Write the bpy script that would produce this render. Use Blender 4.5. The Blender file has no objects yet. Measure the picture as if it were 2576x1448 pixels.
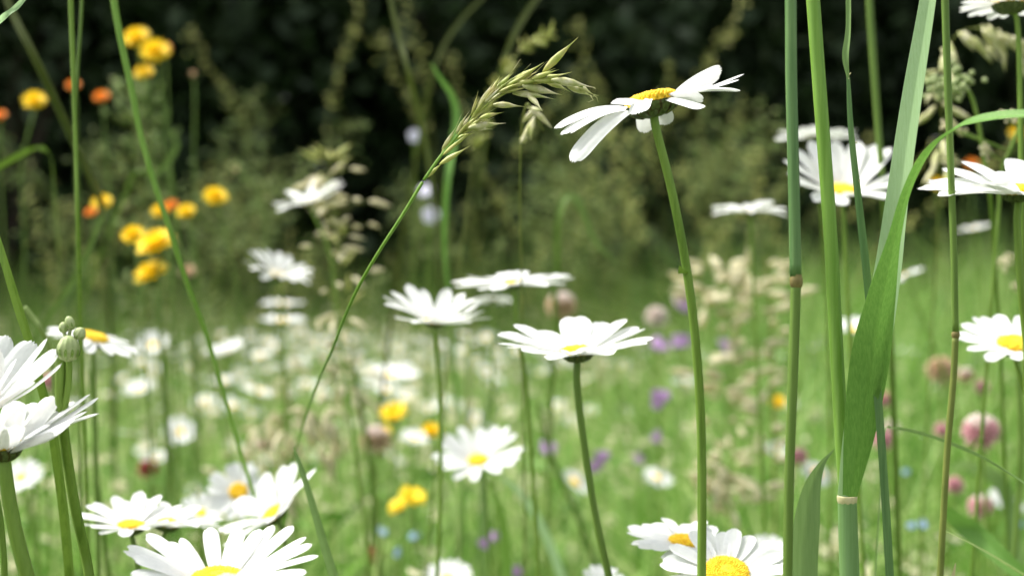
import bpy, math, random
import numpy as np
from mathutils import Vector, Matrix, Quaternion

random.seed(7)
rng = np.random.default_rng(7)
S = bpy.context.scene
R = math.radians

# ------------------------------------------------------------------ camera, sky, sun, exposure
CAM = Vector((0, 0, 0.55))
PITCH = R(-2.0)
FPX = 3578.0                      # focal length in units of the 2576 px wide picture
cd = bpy.data.cameras.new('camera')
cam = bpy.data.objects.new('camera', cd)
S.collection.objects.link(cam)
cam.location = CAM
cam.rotation_euler = (math.pi / 2 + PITCH, 0, 0)
cd.lens, cd.sensor_width = 50, 36
cd.clip_start, cd.clip_end = 0.01, 2000
cd.dof.use_dof = True
cd.dof.focus_distance = 0.395
cd.dof.aperture_fstop = 11
cd.dof.aperture_blades = 0
S.camera = cam

SUN_EL, SUN_AZ = R(57), R(-62)    # azimuth measured from +Y towards +X
w = bpy.data.worlds.new('World'); S.world = w; w.use_nodes = True
nt = w.node_tree
bg = nt.nodes['Background']
sky = nt.nodes.new('ShaderNodeTexSky'); sky.sky_type = 'NISHITA'; sky.sun_disc = False
sky.sun_elevation, sky.sun_rotation = SUN_EL, SUN_AZ
sky.dust_density = 4; sky.air_density = 1.0
hs = nt.nodes.new('ShaderNodeHueSaturation'); hs.inputs['Saturation'].default_value = 0.2
nt.links.new(sky.outputs[0], hs.inputs['Color']); nt.links.new(hs.outputs[0], bg.inputs[0])
bg.inputs[1].default_value = 0.15
sl = bpy.data.lights.new('sun', 'SUN'); sl.energy = 2.4; sl.angle = R(9); sl.color = (1, .96, .88)
so = bpy.data.objects.new('sun', sl); S.collection.objects.link(so)
sdir = Vector((math.sin(SUN_AZ) * math.cos(SUN_EL), math.cos(SUN_AZ) * math.cos(SUN_EL), math.sin(SUN_EL)))
so.rotation_euler = sdir.to_track_quat('Z', 'Y').to_euler(); so.location = (0, 0, 20)
S.view_settings.view_transform = 'Standard'; S.view_settings.look = 'None'
S.view_settings.gamma = 1; S.view_settings.exposure = 1.38
S.cycles.max_bounces = 8; S.cycles.transmission_bounces = 4; S.cycles.diffuse_bounces = 4
S.cycles.use_denoising = True

_f = Vector((0, math.cos(PITCH), math.sin(PITCH)))
_u = Vector((0, -math.sin(PITCH), math.cos(PITCH)))
def P(px, py, d):
    return CAM + _f * d + Vector((1, 0, 0)) * ((px - 1288) / FPX * d) + _u * ((724 - py) / FPX * d)

# ------------------------------------------------------------------ materials
def mat(name, c1, c2=None, c3=None, trans=0.0, rough=0.55, scale=60, spec=0.3, attr=None, streak=None, bump=0):
    m = bpy.data.materials.new(name); m.use_nodes = True
    t = m.node_tree; n = t.nodes; L = t.links
    pb = n['Principled BSDF']; out = n['Material Output']
    pb.inputs['Roughness'].default_value = rough
    pb.inputs['Specular IOR Level'].default_value = spec
    if attr:
        a = n.new('ShaderNodeAttribute'); a.attribute_name = attr; fac = a.outputs['Fac']
    else:
        tc = n.new('ShaderNodeTexCoord'); mp = n.new('ShaderNodeMapping')
        mp.inputs['Scale'].default_value = streak or (1, 1, 1)
        nz = n.new('ShaderNodeTexNoise'); nz.inputs['Scale'].default_value = scale; nz.inputs['Detail'].default_value = 6; nz.inputs['Roughness'].default_value = .62
        L.new(tc.outputs['Object'], mp.inputs[0]); L.new(mp.outputs[0], nz.inputs['Vector']); fac = nz.outputs['Fac']
    cr = n.new('ShaderNodeValToRGB')
    e = cr.color_ramp.elements
    cols = [c for c in (c1, c2 or c1, c3) if c]
    lo, hi = (0.0, 1.0) if attr else (0.34, 0.66)
    e[0].position = lo; e[0].color = (*cols[0], 1); e[1].position = hi; e[1].color = (*cols[-1], 1)
    if len(cols) == 3:
        k = e.new((lo + hi) / 2); k.color = (*cols[1], 1)
    L.new(fac, cr.inputs[0]); L.new(cr.outputs[0], pb.inputs['Base Color'])
    if bump and not attr:
        b = n.new('ShaderNodeBump'); b.inputs['Strength'].default_value = bump; b.inputs['Distance'].default_value = 0.0005
        L.new(fac, b.inputs['Height']); L.new(b.outputs[0], pb.inputs['Normal'])
    if trans > 0:
        tr = n.new('ShaderNodeBsdfTranslucent'); mx = n.new('ShaderNodeMixShader'); mx.inputs[0].default_value = trans
        L.new(cr.outputs[0], tr.inputs[0]); L.new(pb.outputs[0], mx.inputs[1]); L.new(tr.outputs[0], mx.inputs[2])
        L.new(mx.outputs[0], out.inputs[0])
    return m

M = {}
M['petal'] = mat('petal_white', (.73, .74, .73), (.80, .805, .79), trans=.32, rough=.6, scale=500, spec=.15, bump=.25)
M['disc'] = mat('disc_yellow', (.78, .44, .015), (.88, .60, .03), (.90, .66, .05), rough=.7, scale=900, bump=.6)
M['calyx'] = mat('calyx_green', (.05, .07, .02), (.12, .16, .05), trans=.1, rough=.6, scale=700, bump=.3)
M['rim'] = mat('bract_rim_brown', (.06, .03, .01), (.10, .06, .02), scale=400)
M['stem'] = mat('stem_green', (.11, .20, .022), (.17, .28, .04), (.13, .22, .025), trans=.12, rough=.5, scale=90, streak=(4, 4, .35), bump=.2)
M['stem_dark'] = mat('stem_dark_green', (.09, .16, .022), (.14, .23, .04), trans=.1, rough=.5, scale=90, streak=(4, 4, .3), bump=.2)
M['culm'] = mat('culm_blue_green', (.075, .165, .05), (.14, .25, .08), trans=.12, rough=.45, scale=160, streak=(5, 5, .12), bump=.3)
M['culm_light'] = mat('culm_light_green', (.15, .30, .035), (.23, .40, .07), trans=.2, rough=.45, scale=150, streak=(5, 5, .12), bump=.3)
M['leaf_pale'] = mat('leaf_pale_green', (.33, .50, .24), (.38, .55, .29), trans=.48, rough=.5, scale=330, streak=(6, 6, .12), bump=.5)
M['leaf'] = mat('leaf_bright_green', (.11, .25, .04), (.16, .32, .06), trans=.35, rough=.45, scale=330, streak=(6, 6, .12), bump=.5)
M['leaf_blue'] = mat('leaf_grey_green', (.15, .25, .075), (.19, .30, .10), trans=.3, rough=.5, scale=200, streak=(6, 6, .2), bump=.4)
M['leaf_cream'] = mat('leaf_straw_green', (.24, .34, .10), (.33, .42, .15), trans=.3, rough=.6, scale=200, streak=(6, 6, .2))
M['sheath'] = mat('sheath_green', (.15, .28, .085), (.19, .33, .12), trans=.15, rough=.5, scale=160, streak=(5, 5, .12), bump=.3)
M['node'] = mat('node_brown', (.13, .10, .03), (.22, .19, .06), rough=.6, scale=300)
M['cream'] = mat('ligule_cream', (.38, .36, .16), (.55, .50, .28), rough=.6, scale=300)
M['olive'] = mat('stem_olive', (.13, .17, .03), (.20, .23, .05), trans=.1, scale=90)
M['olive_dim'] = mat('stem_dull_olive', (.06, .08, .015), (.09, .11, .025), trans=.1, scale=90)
M['spike'] = mat('spikelet_green_straw', (.34, .40, .12), (.54, .54, .26), (.74, .70, .52), trans=.25, rough=.5, scale=260, streak=(1, 1, 1))
M['spike_olive'] = mat('spikelet_olive', (.32, .40, .07), (.46, .48, .14), (.52, .46, .20), trans=.25, rough=.5, scale=260)
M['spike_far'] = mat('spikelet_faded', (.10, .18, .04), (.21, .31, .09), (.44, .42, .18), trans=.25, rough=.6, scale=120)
M['spike_pale'] = mat('spikelet_cream', (.58, .54, .34), (.76, .72, .52), trans=.42, rough=.6, scale=120)
M['hawk'] = mat('ray_yellow', (.90, .64, .01), (.92, .72, .03), trans=.35, rough=.6, scale=300)
M['orange'] = mat('ray_orange', (.80, .24, .015), (.88, .38, .03), trans=.3, rough=.6, scale=300)
M['purple'] = mat('petal_purple', (.38, .22, .44), (.50, .32, .56), trans=.3, scale=300)
M['lilac'] = mat('petal_lilac', (.62, .60, .74), (.72, .70, .82), trans=.3, scale=300)
M['blue'] = mat('petal_sky_blue', (.34, .50, .74), (.44, .60, .82), trans=.3, scale=300)
M['pink'] = mat('floret_pink', (.62, .28, .34), (.76, .48, .50), trans=.3, scale=300)
M['pinkw'] = mat('floret_pale', (.74, .60, .56), (.82, .76, .70), trans=.3, scale=300)
M['red'] = mat('floret_dark_red', (.30, .05, .05), (.42, .09, .08), trans=.2, scale=300)
M['tan'] = mat('floret_tan', (.52, .36, .22), (.62, .46, .30), trans=.2, scale=300)
M['bud'] = mat('bud_ribs', (.26, .34, .12), (.42, .48, .24), trans=.15, rough=.55, scale=300, bump=.2)
M['grass'] = mat('grass_meadow', (.042, .15, .014), (.19, .38, .06), (.54, .64, .26), trans=.45, rough=.5, attr='tint')
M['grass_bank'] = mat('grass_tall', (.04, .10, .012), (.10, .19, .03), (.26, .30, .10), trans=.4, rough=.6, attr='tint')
M['soil'] = mat('soil_mossy', (.03, .045, .012), (.06, .09, .02), (.05, .04, .02), rough=.9, scale=6)
M['bark'] = mat('bark', (.03, .024, .016), (.07, .055, .04), rough=.9, scale=14, streak=(3, 3, .5))
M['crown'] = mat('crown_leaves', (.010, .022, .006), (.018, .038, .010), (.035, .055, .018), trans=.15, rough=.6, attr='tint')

# ------------------------------------------------------------------ object helpers
def link(o, parent=None):
    S.collection.objects.link(o)
    if parent is not None: o.parent = parent
    return o
def root(name, loc, label, cat, group=None):
    o = bpy.data.objects.new(name, None); o.empty_display_size = .02
    o.location = loc; link(o)
    o['label'] = label; o['category'] = cat; o['kind'] = 'thing'
    if group: o['group'] = group
    return o

class MB:
    def __init__(s): s.v = []; s.f = []
    def add(s, vs, fs):
        b = len(s.v); s.v.extend(vs); s.f.extend([tuple(i + b for i in f) for f in fs])
    def build(s, name, m, parent=None, smooth=True):
        me = bpy.data.meshes.new(name)
        off = parent.location if (parent is not None and parent.type == 'EMPTY') else (parent['_off'] if parent is not None and '_off' in parent else (0, 0, 0))
        off = Vector(off)
        me.from_pydata([tuple(Vector(v) - off) for v in s.v], [], s.f)
        me.polygons.foreach_set('use_smooth', [smooth] * len(me.polygons))
        me.materials.append(M[m] if isinstance(m, str) else m)
        o = bpy.data.objects.new(name, me); link(o, parent)
        o.__dict__ if False else None
        return o

def sub(mb, name, m, part):           # a sub-part: child of a part, same local frame as its thing
    o = MB.build(mb, name, m, part.parent)
    o.parent = part
    return o

def crom(pts, n):
    """Catmull-Rom through pts (tuples of any length), n samples per span."""
    A = [np.array(p, float) for p in pts]
    if len(A) == 2: A = [A[0], (A[0] + A[1]) / 2, A[1]]
    A = [2 * A[0] - A[1]] + A + [2 * A[-1] - A[-2]]
    out = []
    for i in range(1, len(A) - 2):
        p0, p1, p2, p3 = A[i - 1:i + 3]
        for k in range(n):
            t = k / n
            out.append(.5 * (2 * p1 + (p2 - p0) * t + (2 * p0 - 5 * p1 + 4 * p2 - p3) * t * t + (3 * p1 - p0 - 3 * p2 + p3) * t ** 3))
    out.append(A[-2])
    return out

def tube(mb, pts, rad, seg=8, cap=True, rib=0.0):
    pts = [Vector(p) for p in pts]
    n = len(pts)
    if not hasattr(rad, '__len__'): rad = [rad] * n
    T = [(pts[min(i + 1, n - 1)] - pts[max(i - 1, 0)]).normalized() for i in range(n)]
    a = T[0].orthogonal().normalized(); vs = []; fs = []
    for i in range(n):
        a = (a - T[i] * a.dot(T[i])).normalized(); b = T[i].cross(a)
        for k in range(seg):
            t = 2 * math.pi * k / seg
            r = rad[i] * (1 + (rib if k % 2 else -rib))
            vs.append(tuple(pts[i] + (a * math.cos(t) + b * math.sin(t)) * r))
    for i in range(n - 1):
        for k in range(seg):
            fs.append((i * seg + k, i * seg + (k + 1) % seg, (i + 1) * seg + (k + 1) % seg, (i + 1) * seg + k))
    if cap:
        fs.append(tuple(range(seg - 1, -1, -1))); fs.append(tuple((n - 1) * seg + k for k in range(seg)))
    mb.add(vs, fs)

def ribbon(mb, pts, widths, side, fold=.25, nv=7, twist=None, thick=0.0):
    """A leaf blade: pts along its midrib, full widths, a vector roughly across it, V fold with a midrib and fine ribs."""
    pts = [Vector(p) for p in pts]; n = len(pts); side = Vector(side); vs = []; fs = []
    for i in range(n):
        T = (pts[min(i + 1, n - 1)] - pts[max(i - 1, 0)]).normalized()
        s = (side - T * side.dot(T)).normalized()
        if twist: s = Quaternion(T, twist[i]) @ s
        nn = T.cross(s)
        for k in range(nv):
            v = k / (nv - 1) * 2 - 1
            wv = widths[i] / 2
            z = abs(v) * fold * wv + (0.02 * wv if k % 2 else -0.02 * wv)
            vs.append(tuple(pts[i] + s * v * wv + nn * z))
    for i in range(n - 1):
        for k in range(nv - 1):
            fs.append((i * nv + k, i * nv + k + 1, (i + 1) * nv + k + 1, (i + 1) * nv + k))
    mb.add(vs, fs)

def ellipsoid(mb, c, r, axis=(0, 0, 1), nu=6, nv=5):
    ax = Vector(axis).normalized(); a = ax.orthogonal().normalized(); b = ax.cross(a); c = Vector(c)
    vs = [tuple(c - ax * r[2])]; fs = []
    for i in range(1, nv):
        t = math.pi * i / nv
        for k in range(nu):
            p = 2 * math.pi * k / nu
            vs.append(tuple(c + a * (math.cos(p) * math.sin(t) * r[0]) + b * (math.sin(p) * math.sin(t) * r[1]) - ax * (math.cos(t) * r[2])))
    vs.append(tuple(c + ax * r[2]))
    for k in range(nu): fs.append((0, 1 + (k + 1) % nu, 1 + k))
    for i in range(nv - 2):
        for k in range(nu):
            a0 = 1 + i * nu + k; b0 = 1 + i * nu + (k + 1) % nu
            fs.append((a0, b0, b0 + nu, a0 + nu))
    e = len(vs) - 1
    for k in range(nu): fs.append((e, 1 + (nv - 2) * nu + k, 1 + (nv - 2) * nu + (k + 1) % nu))
    mb.add(vs, fs)

def lathe(mb, c, axis, prof, seg=20, ribs=0, ribamp=0.0):
    ax = Vector(axis).normalized(); a = ax.orthogonal().normalized(); b = ax.cross(a); c = Vector(c); vs = []; fs = []
    for (r, z) in prof:
        for k in range(seg):
            p = 2 * math.pi * k / seg
            rr = r * (1 + ribamp * math.cos(ribs * p))
            vs.append(tuple(c + (a * math.cos(p) + b * math.sin(p)) * rr + ax * z))
    for i in range(len(prof) - 1):
        for k in range(seg):
            fs.append((i * seg + k, i * seg + (k + 1) % seg, (i + 1) * seg + (k + 1) % seg, (i + 1) * seg + k))
    mb.add(vs, fs)

def petal(mb, mid, width, side, nu=9, nv=5, curl=.14, notch=.02, seed=0, narrow=.5):
    rnd = random.Random(seed)
    pts = crom(mid, max(2, (nu // (len(mid) - 1)) + 1))
    n = len(pts); L = sum((Vector(pts[i + 1]) - Vector(pts[i])).length for i in range(n - 1))
    pts = [Vector(p) for p in pts]; side = Vector(side); vs = []; fs = []
    n1, n2 = rnd.uniform(.3, 1), rnd.uniform(.3, 1)
    for i in range(n):
        s = i / (n - 1)
        T = (pts[min(i + 1, n - 1)] - pts[max(i - 1, 0)]).normalized()
        sd = (side - T * side.dot(T)).normalized(); nn = T.cross(sd)
        wv = narrow + (1 - narrow) * math.sin(min(1, s / .6) * math.pi / 2)
        if s > .72: wv *= math.sqrt(max(.05, 1 - ((s - .72) / .30) ** 2))
        wv *= width / 2
        for k in range(nv):
            v = k / (nv - 1) * 2 - 1
            p = pts[i] + sd * v * wv + nn * (curl * wv * (v * v - .4) + .09 * wv * math.cos(v * 2.5 * math.pi))
            if i == n - 1:
                p = p + T * L * notch * (math.cos(v * 3 * math.pi) * (n1 if v < 0 else n2) - v * v)
            vs.append(tuple(p))
    for i in range(n - 1):
        for k in range(nv - 1):
            fs.append((i * nv + k, i * nv + k + 1, (i + 1) * nv + k + 1, (i + 1) * nv + k))
    mb.add(vs, fs)

# ------------------------------------------------------------------ daisy
def frame(axis):
    ax = Vector(axis).normalized()
    a = Vector((1, 0, 0)); a = (a - ax * a.dot(ax)).normalized()
    return ax, a, ax.cross(a)

def disc_geo(mb, c, ax, a, b, r, near):
    dome = r * .30
    n = 300 if near == 2 else (110 if near == 1 else 0)
    lathe(mb, c, ax, [(r * .97, -r * .1)] + [(r * .97 * math.cos(t), dome * math.sin(t)) for t in np.linspace(0, math.pi / 2 - .02, 7)], seg=24)
    ga = math.pi * (3 - math.sqrt(5))
    for i in range(n):
        q = math.sqrt((i + .5) / n); p = i * ga
        z = dome * math.sqrt(max(0, 1 - q * q)) * (.85 if q < .3 else 1)
        pos = c + (a * math.cos(p) + b * math.sin(p)) * r * q * .99 + ax * z
        sr = r * (.062 if near == 2 else .10) * random.uniform(.8, 1.2) * (1.15 if q > .5 else .8)
        nrm = (ax + (a * math.cos(p) + b * math.sin(p)) * q * .7)
        ellipsoid(mb, pos, (sr, sr, sr * 1.5), nrm, 5, 4)

def calyx_geo(mb, rim, c, ax, a, b, r, depth, near):
    lathe(mb, c, ax, [(r * .16, -depth * 1.05), (r * .55, -depth * .9), (r * .86, -depth * .5), (r * 1.0, -depth * .08), (r * .93, 0)], seg=24, ribs=12, ribamp=.03)
    if near == 0: return
    for ring, (m, r0, z0, r1, z1) in enumerate([(16, .98, -.32, 1.05, .06), (14, .80, -.66, .99, -.22), (11, .5, -.92, .86, -.5)]):
        for k in range(m):
            p = 2 * math.pi * (k + .5 * ring) / m
            d = a * math.cos(p) + b * math.sin(p); s = ax.cross(d)
            p0 = c + d * r * r0 + ax * depth * z0; p1 = c + d * r * r1 * 1.015 + ax * depth * z1
            o = (d * .8 - ax * .5).normalized() * r * .035
            petal(mb, [p0 + o, (p0 + p1) / 2 + o * 1.7, p1 + o], r * .36, s, nu=5, nv=5, curl=-.3, notch=0, seed=k)
            if near == 2:
                petal(rim, [p0 + o * .8, (p0 + p1) / 2 + o * 1.45, p1 + o * .9 + (p1 - p0) * .05], r * .43, s, nu=5, nv=5, curl=-.3, notch=0, seed=k)

def stem_geo(mb, pts, r0, r1, seg=10, rib=.06):
    pp = crom(pts, 8); n = len(pp)
    tube(mb, pp, [r0 + (r1 - r0) * i / (n - 1) for i in range(n)], seg, rib=rib)

def down(pts, lean=(.0, .02)):
    """continue a path of points smoothly to the ground"""
    pts = [Vector(p) for p in pts]
    a, b = pts[-2], pts[-1]
    d = (b - a); sp = min(.06, max(.02, d.length)); d.normalize()
    h = b.z
    dz = max(.35, -d.z)
    g = Vector((b.x + d.x / dz * h * .45 + lean[0], b.y + d.y / dz * h * .45 + lean[1], 0))
    L = (g - b).length; n = max(3, int(L / sp)); out = []
    t0, t1 = d * L, Vector((lean[0] * .5, lean[1] * .5, -1)).normalized() * L
    for i in range(1, n + 1):
        t = i / n
        out.append(b * (2 * t ** 3 - 3 * t * t + 1) + t0 * (t ** 3 - 2 * t * t + t) + g * (-2 * t ** 3 + 3 * t * t) + t1 * (t ** 3 - t * t))
    return pts + out

def daisy(label, px, py, d, W, tilt=(0, 0), n=21, el=(12, 4), var=6, near=1, pets=None, stem=None, pw=.235, disc=.25,
          droop=None, seed=0, group=None, sr=None, stemcol='stem', calyx=1, skip=None, lenvar=.07, cdep=.55):
    """px,py,d: centre of the disc; W: full width in picture px; tilt: (to the right, toward the camera) in radians-ish"""
    rnd = random.Random(seed * 13 + int(px) + int(py))
    c = P(px, py, d); rad = W / FPX * d / 2
    ax, a, b = frame((tilt[0], -tilt[1], 1))
    dr = rad * disc; sr = sr or (.0011 if d < .5 else .0009)
    base_c = c - ax * dr * cdep * .9
    if stem: sp = [base_c] + [P(*(s if len(s) == 3 else (s[0], s[1], d))) for s in stem]
    else: sp = [base_c, base_c + (-ax * .03) + Vector((0, 0, -.01))]
    sp = down(sp, (rnd.uniform(-.02, .02), rnd.uniform(0, .03)))
    rt = root('daisy', sp[-1], label, 'daisy', group)
    st = MB(); stem_geo(st, sp, sr, sr * 1.25); so_ = st.build('stem', stemcol, rt)
    pm = MB()
    if pets:
        for i, q in enumerate(pets):
            tx, ty, dd, wmm, roll = q[:5]
            bow = q[5] if len(q) > 5 else .08
            tip = P(tx, ty, d + dd)
            v = tip - c; pl = (v - ax * v.dot(ax)).normalized()
            b0 = c + pl * dr * .85 - ax * dr * .08 - ax * dr * .02 * (i % 3)
            v = tip - b0; L = v.length
            t = v.normalized()
            up = (ax - t * ax.dot(t)).normalized()
            mid = b0 + v * .5 + up * L * bow
            q1 = b0 + v * .22 + up * L * bow * .75; q3 = b0 + v * .8 + up * L * bow * .6
            s = Quaternion(t, R(roll)) @ t.cross(up)
            petal(pm, [b0, q1, mid, q3, tip], wmm / 1000 * (.86 if seed == 23 else 1), s, nu=12, nv=7, seed=i + seed, curl=.16)
    else:
        for k in range(n):
            if skip and k in skip: continue
            ph = 2 * math.pi * (k + rnd.uniform(-.22, .22)) / n
            dv = a * math.cos(ph) + b * math.sin(ph); s = ax.cross(dv)
            L = (rad - dr * .8) * (1 + rnd.uniform(-lenvar, lenvar * .6))
            e0 = el[0] + rnd.uniform(-var, var); e1 = el[1] + rnd.uniform(-var, var) * 1.3
            if droop: e = droop[0] * math.cos(ph - R(droop[1])); e0 += e * .5; e1 += e
            p = c + dv * dr * .85 - ax * dr * (.04 + .05 * (k % 2))
            mid = [p]; m_ = 5
            side_dev = rnd.uniform(-.08, .08)
            for j in range(m_):
                e = R(e0 + (e1 - e0) * (j + .5) / m_)
                p = p + (dv * math.cos(e) + ax * math.sin(e) + s * side_dev) * L / m_; mid.append(p)
            s2 = Quaternion(dv, R(rnd.uniform(-14, 14))) @ s
            petal(pm, mid, rad * pw * rnd.uniform(.85, 1.12), s2, nu=8, nv=7 if near else 4, seed=k + seed, curl=rnd.uniform(.05, .25))
    pm.build('petals', 'petal', rt)
    dm = MB(); disc_geo(dm, c, ax, a, b, dr, near); dm.build('disc', 'disc', rt)
    if calyx:
        cm = MB(); rm = MB(); calyx_geo(cm, rm, c - ax * dr * .12, ax, a, b, dr * .97, dr * cdep, near)
        co = cm.build('calyx', 'calyx', rt)
        if rm.v: sub(rm, 'bract_rims', 'rim', co)
    return rt

# the sharp daisy high in the middle
rt = daisy('tall sharp daisy seen from below, drooping petals swept like wings', 1638, 254, .414, 480,
      tilt=(-.235, -.03), near=2, disc=.272, sr=.00125, seed=1, cdep=.5,
      stem=[(1652, 330, .414), (1690, 480, .414), (1728, 680, .416), (1752, 880, .418), (1764, 1080, .42), (1766, 1300, .42), (1765, 1470, .42)],
      pets=[(1815, 178, .010, 6.6, -48, .03), (1869, 187, .004, 4.2, 5, -.02), (1858, 201, -.001, 4.0, 8, .0), (1862, 228, -.005, 4.6, -6, .07),
            (1792, 213, -.009, 4.6, 6, .0), (1768, 243, -.012, 5.4, -45, .04), (1769, 272, -.017, 4.6, 8, .02),
            (1396, 322, .000, 6.6, -22, .10), (1411, 338, -.003, 6.2, -20, .09), (1436, 335, .006, 5.6, -10, .07), (1440, 407, -.007, 6.6, -42, .07),
            (1500, 330, .012, 5.0, -30, .05),
            (1545, 252, -.016, 5.0, 5, .02), (1607, 285, -.0195, 6.4, 0, .12), (1626, 334, .014, 5.4, 0, .22), (1678, 314, .013, 5.6, 0, .22),
            (1655, 235, .018, 5, 0, .0)])
# a small withered leaf on its stem
lf = MB(); ribbon(lf, crom([P(1727, 690, .4155), P(1716, 686, .414), P(1709, 668, .413)], 4), [.0012, .002, .003, .003, .0026, .002, .0014, .0008, .0003], (1, 0, 0), nv=5)
lf.build('leaf', 'stem', rt)

daisy('wide flat daisy in the middle on a straight dark stem, petals lifted at both ends', 1452, 884, .475, 405, tilt=(-.03, .10), el=(17, 13), var=7, n=22, pw=.27,
      disc=.19, seed=2, droop=(3, 75), stem=[(1452, 960), (1462, 1060), (1482, 1200), (1505, 1330), (1530, 1440)], stemcol='stem_dark', sr=.0012)
daisy('daisy with ragged upturned petals just below and beside the flat edge-on one', 1092, 808, .62, 292, tilt=(.10, .12), el=(26, 20), var=12, n=17, pw=.24, disc=.16, droop=(12, 90),
      seed=3, stem=[(1098, 870), (1108, 1050), (1108, 1250), (1100, 1450)])
daisy('flat daisy seen edge on, uppermost of the middle three', 1290, 712, .62, 312, tilt=(-.04, .06), el=(8, 3), var=6, n=20, disc=.15, seed=4,
      stem=[(1296, 770), (1305, 850), (1322, 950), (1330, 1050)])
daisy('open daisy facing the viewer low in the middle with its petals fanned upward', 1203, 1158, .80, 244, tilt=(-.12, .44), el=(26, 10), var=12, n=16, pw=.23, disc=.21, seed=5,
      droop=(9, 90), stem=[(1222, 1225, .82), (1228, 1330, .83)])
daisy('blurred daisy tilted up to the right above straw coloured grass heads', 780, 507, .86, 200, tilt=(-.30, .14), el=(22, 6), var=20, n=18, pw=.2, disc=.2, near=0, seed=6,
      stem=[(790, 540), (830, 640), (850, 800)])
daisy('blurred daisy with a full fan of petals below the straw coloured grass', 700, 690, .95, 188, tilt=(.34, .10), el=(34, 8), var=17, n=19, pw=.21, droop=(16, 90), disc=.22, near=0, seed=7,
      stem=[(706, 730), (712, 760, .97), (715, 900, .98)])
daisy('upper of two small flat daisies stacked one over the other', 711, 764, 1.5, 112, tilt=(0, .05), el=(8, 5), near=0, seed=8, stem=[(712, 790)])
daisy('lower of two small flat daisies stacked one over the other', 712, 806, 1.45, 118, tilt=(.02, .08), el=(8, 5), near=0, seed=9, stem=[(714, 850), (718, 950)])
daisy('blurred low daisy seen edge on just beside the thick blue green stalk', 1885, 530, .80, 200, tilt=(.0, .02), el=(15, -6), var=16, n=18, disc=.2, near=0, seed=10,
      stem=[(1890, 580), (1895, 700)])
daisy('flat daisy behind the tall stalks, right above the big upright daisy', 2052, 342, .78, 212, tilt=(0, -.06), el=(8, 2), var=9, n=18, disc=.22, near=0, seed=11,
      stem=[(2058, 380), (2070, 560, .80)])
daisy('big daisy behind the tall stalks with orange centre and petals raised like a crown', 2120, 480, .62, 335, tilt=(0, .36), el=(34, 28), var=9, n=17, pw=.30, disc=.21, near=1, seed=12,
      droop=(26, 90), stem=[(2122, 540), (2130, 700)])
daisy('daisy cut by the right edge beside the arching leaf, long petals reaching left', 2562, 480, .44, 480, tilt=(-.10, .16), el=(16, 4), var=9, n=21, pw=.25, disc=.17, seed=13,
      stem=[(2558, 560), (2566, 700), (2580, 850)])
daisy('small blurred daisy under the long left-reaching petals of the edge daisy', 2450, 576, 1.25, 100, tilt=(-.2, .0), el=(14, 4), near=0, seed=14)
daisy('daisy half out at the picture edge with a big yellow disc, seen from above', 2552, 866, .52, 292, tilt=(0, .36), el=(12, 4), var=8, n=21, pw=.25, disc=.28, seed=15,
      stem=[(2562, 930), (2590, 1020)])
daisy('daisy in the top corner seen from beneath, its green cup showing', 2540, 8, .50, 246, tilt=(.02, -.10), el=(2, -4), var=6, n=20, pw=.25, disc=.33, seed=16,
      stem=[(2560, 60), (2568, 300), (2572, 600), (2580, 900)])
daisy('uppermost daisy at the left edge, its long upright petals coming in from outside', -62, 1022, .37, 420, tilt=(.30, .30), el=(46, 36), var=8, n=17, pw=.30, disc=.19, seed=17, near=1,
      stem=[(-70, 1100), (-80, 1300), (-80, 1480)],
      pets=[(20, 845, .02, 5.8, 20, .04), (-10, 870, -.004, 6, 30, .05), (85, 860, .010, 6.8, 20, .03), (118, 852, -.004, 4.6, 10, .0), (145, 880, .004, 6.0, 10, .0), (152, 916, -.004, 5.0, -10, -.05),
            (78, 958, -.012, 5.6, 0, .0), (-80, 830, .01, 6, 0, .0), (-160, 850, 0, 6, 0, 0), (-220, 900, 0, 6, 0, 0), (40, 905, -.006, 6, 20, .03), (-240, 980, 0, 6, 0, 0)])
daisy('bright daisy at the left edge, its cup of green bracts and thick stem showing', 8, 1118, .365, 470, tilt=(.02, .10), near=2, disc=.19, seed=18, sr=.0018, cdep=.8,
      stem=[(14, 1190), (28, 1280), (48, 1370), (72, 1460)],
      pets=[(40, 1008, .017, 6.6, 0, .0), (133, 996, .012, 6.6, 8, -.02), (-60, 1012, .017, 6.6, 0, .0), (225, 992, .008, 6.6, -16, .0), (247, 1000, .006, 4.4, 0, .0), (218, 1034, .003, 4, 0, .02),
            (246, 1040, -.001, 5.8, -10, .03), (180, 1062, -.016, 6.8, 28, .0), (112, 1072, -.017, 6.2, 20, .0), (38, 1068, -.019, 5.6, 0, .0), (-20, 1062, -.02, 6, 0, 0),
            (-90, 1070, -.017, 6, 0, 0), (-180, 1040, -.008, 6, 0, 0), (-220, 1020, 0, 6, 0, 0), (-160, 1000, .012, 6, 0, 0), (85, 1012, .020, 6, 0, 0), (150, 1090, -.013, 5.4, 20, 0), (185, 1010, .012, 6, 0, 0)])
daisy('daisy left of two touching ones, long petals pointing left above the bottom daisy', 330, 1322, .50, 292, tilt=(.06, .03), el=(22, 12), var=10, n=18, pw=.25, disc=.22, seed=19, droop=(8, 90),
      stem=[(345, 1400), (350, 1470)], stemcol='stem_dark')
daisy('daisy right of two touching ones, petals lying over toward the leaf tip', 420, 1316, .53, 300, tilt=(.16, -.03), el=(18, 2), var=10, n=16, pw=.24, disc=.20, seed=20,
      stem=[(400, 1390), (392, 1470)], stemcol='stem_dark')
daisy('round pale daisy facing the viewer behind the lower cluster, rich yellow disc', 600, 1236, .72, 164, tilt=(.25, 1.3), el=(8, 2), var=8, n=18, pw=.31, disc=.28, near=1, seed=21,
      stem=[(610, 1300, .74)])
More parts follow.
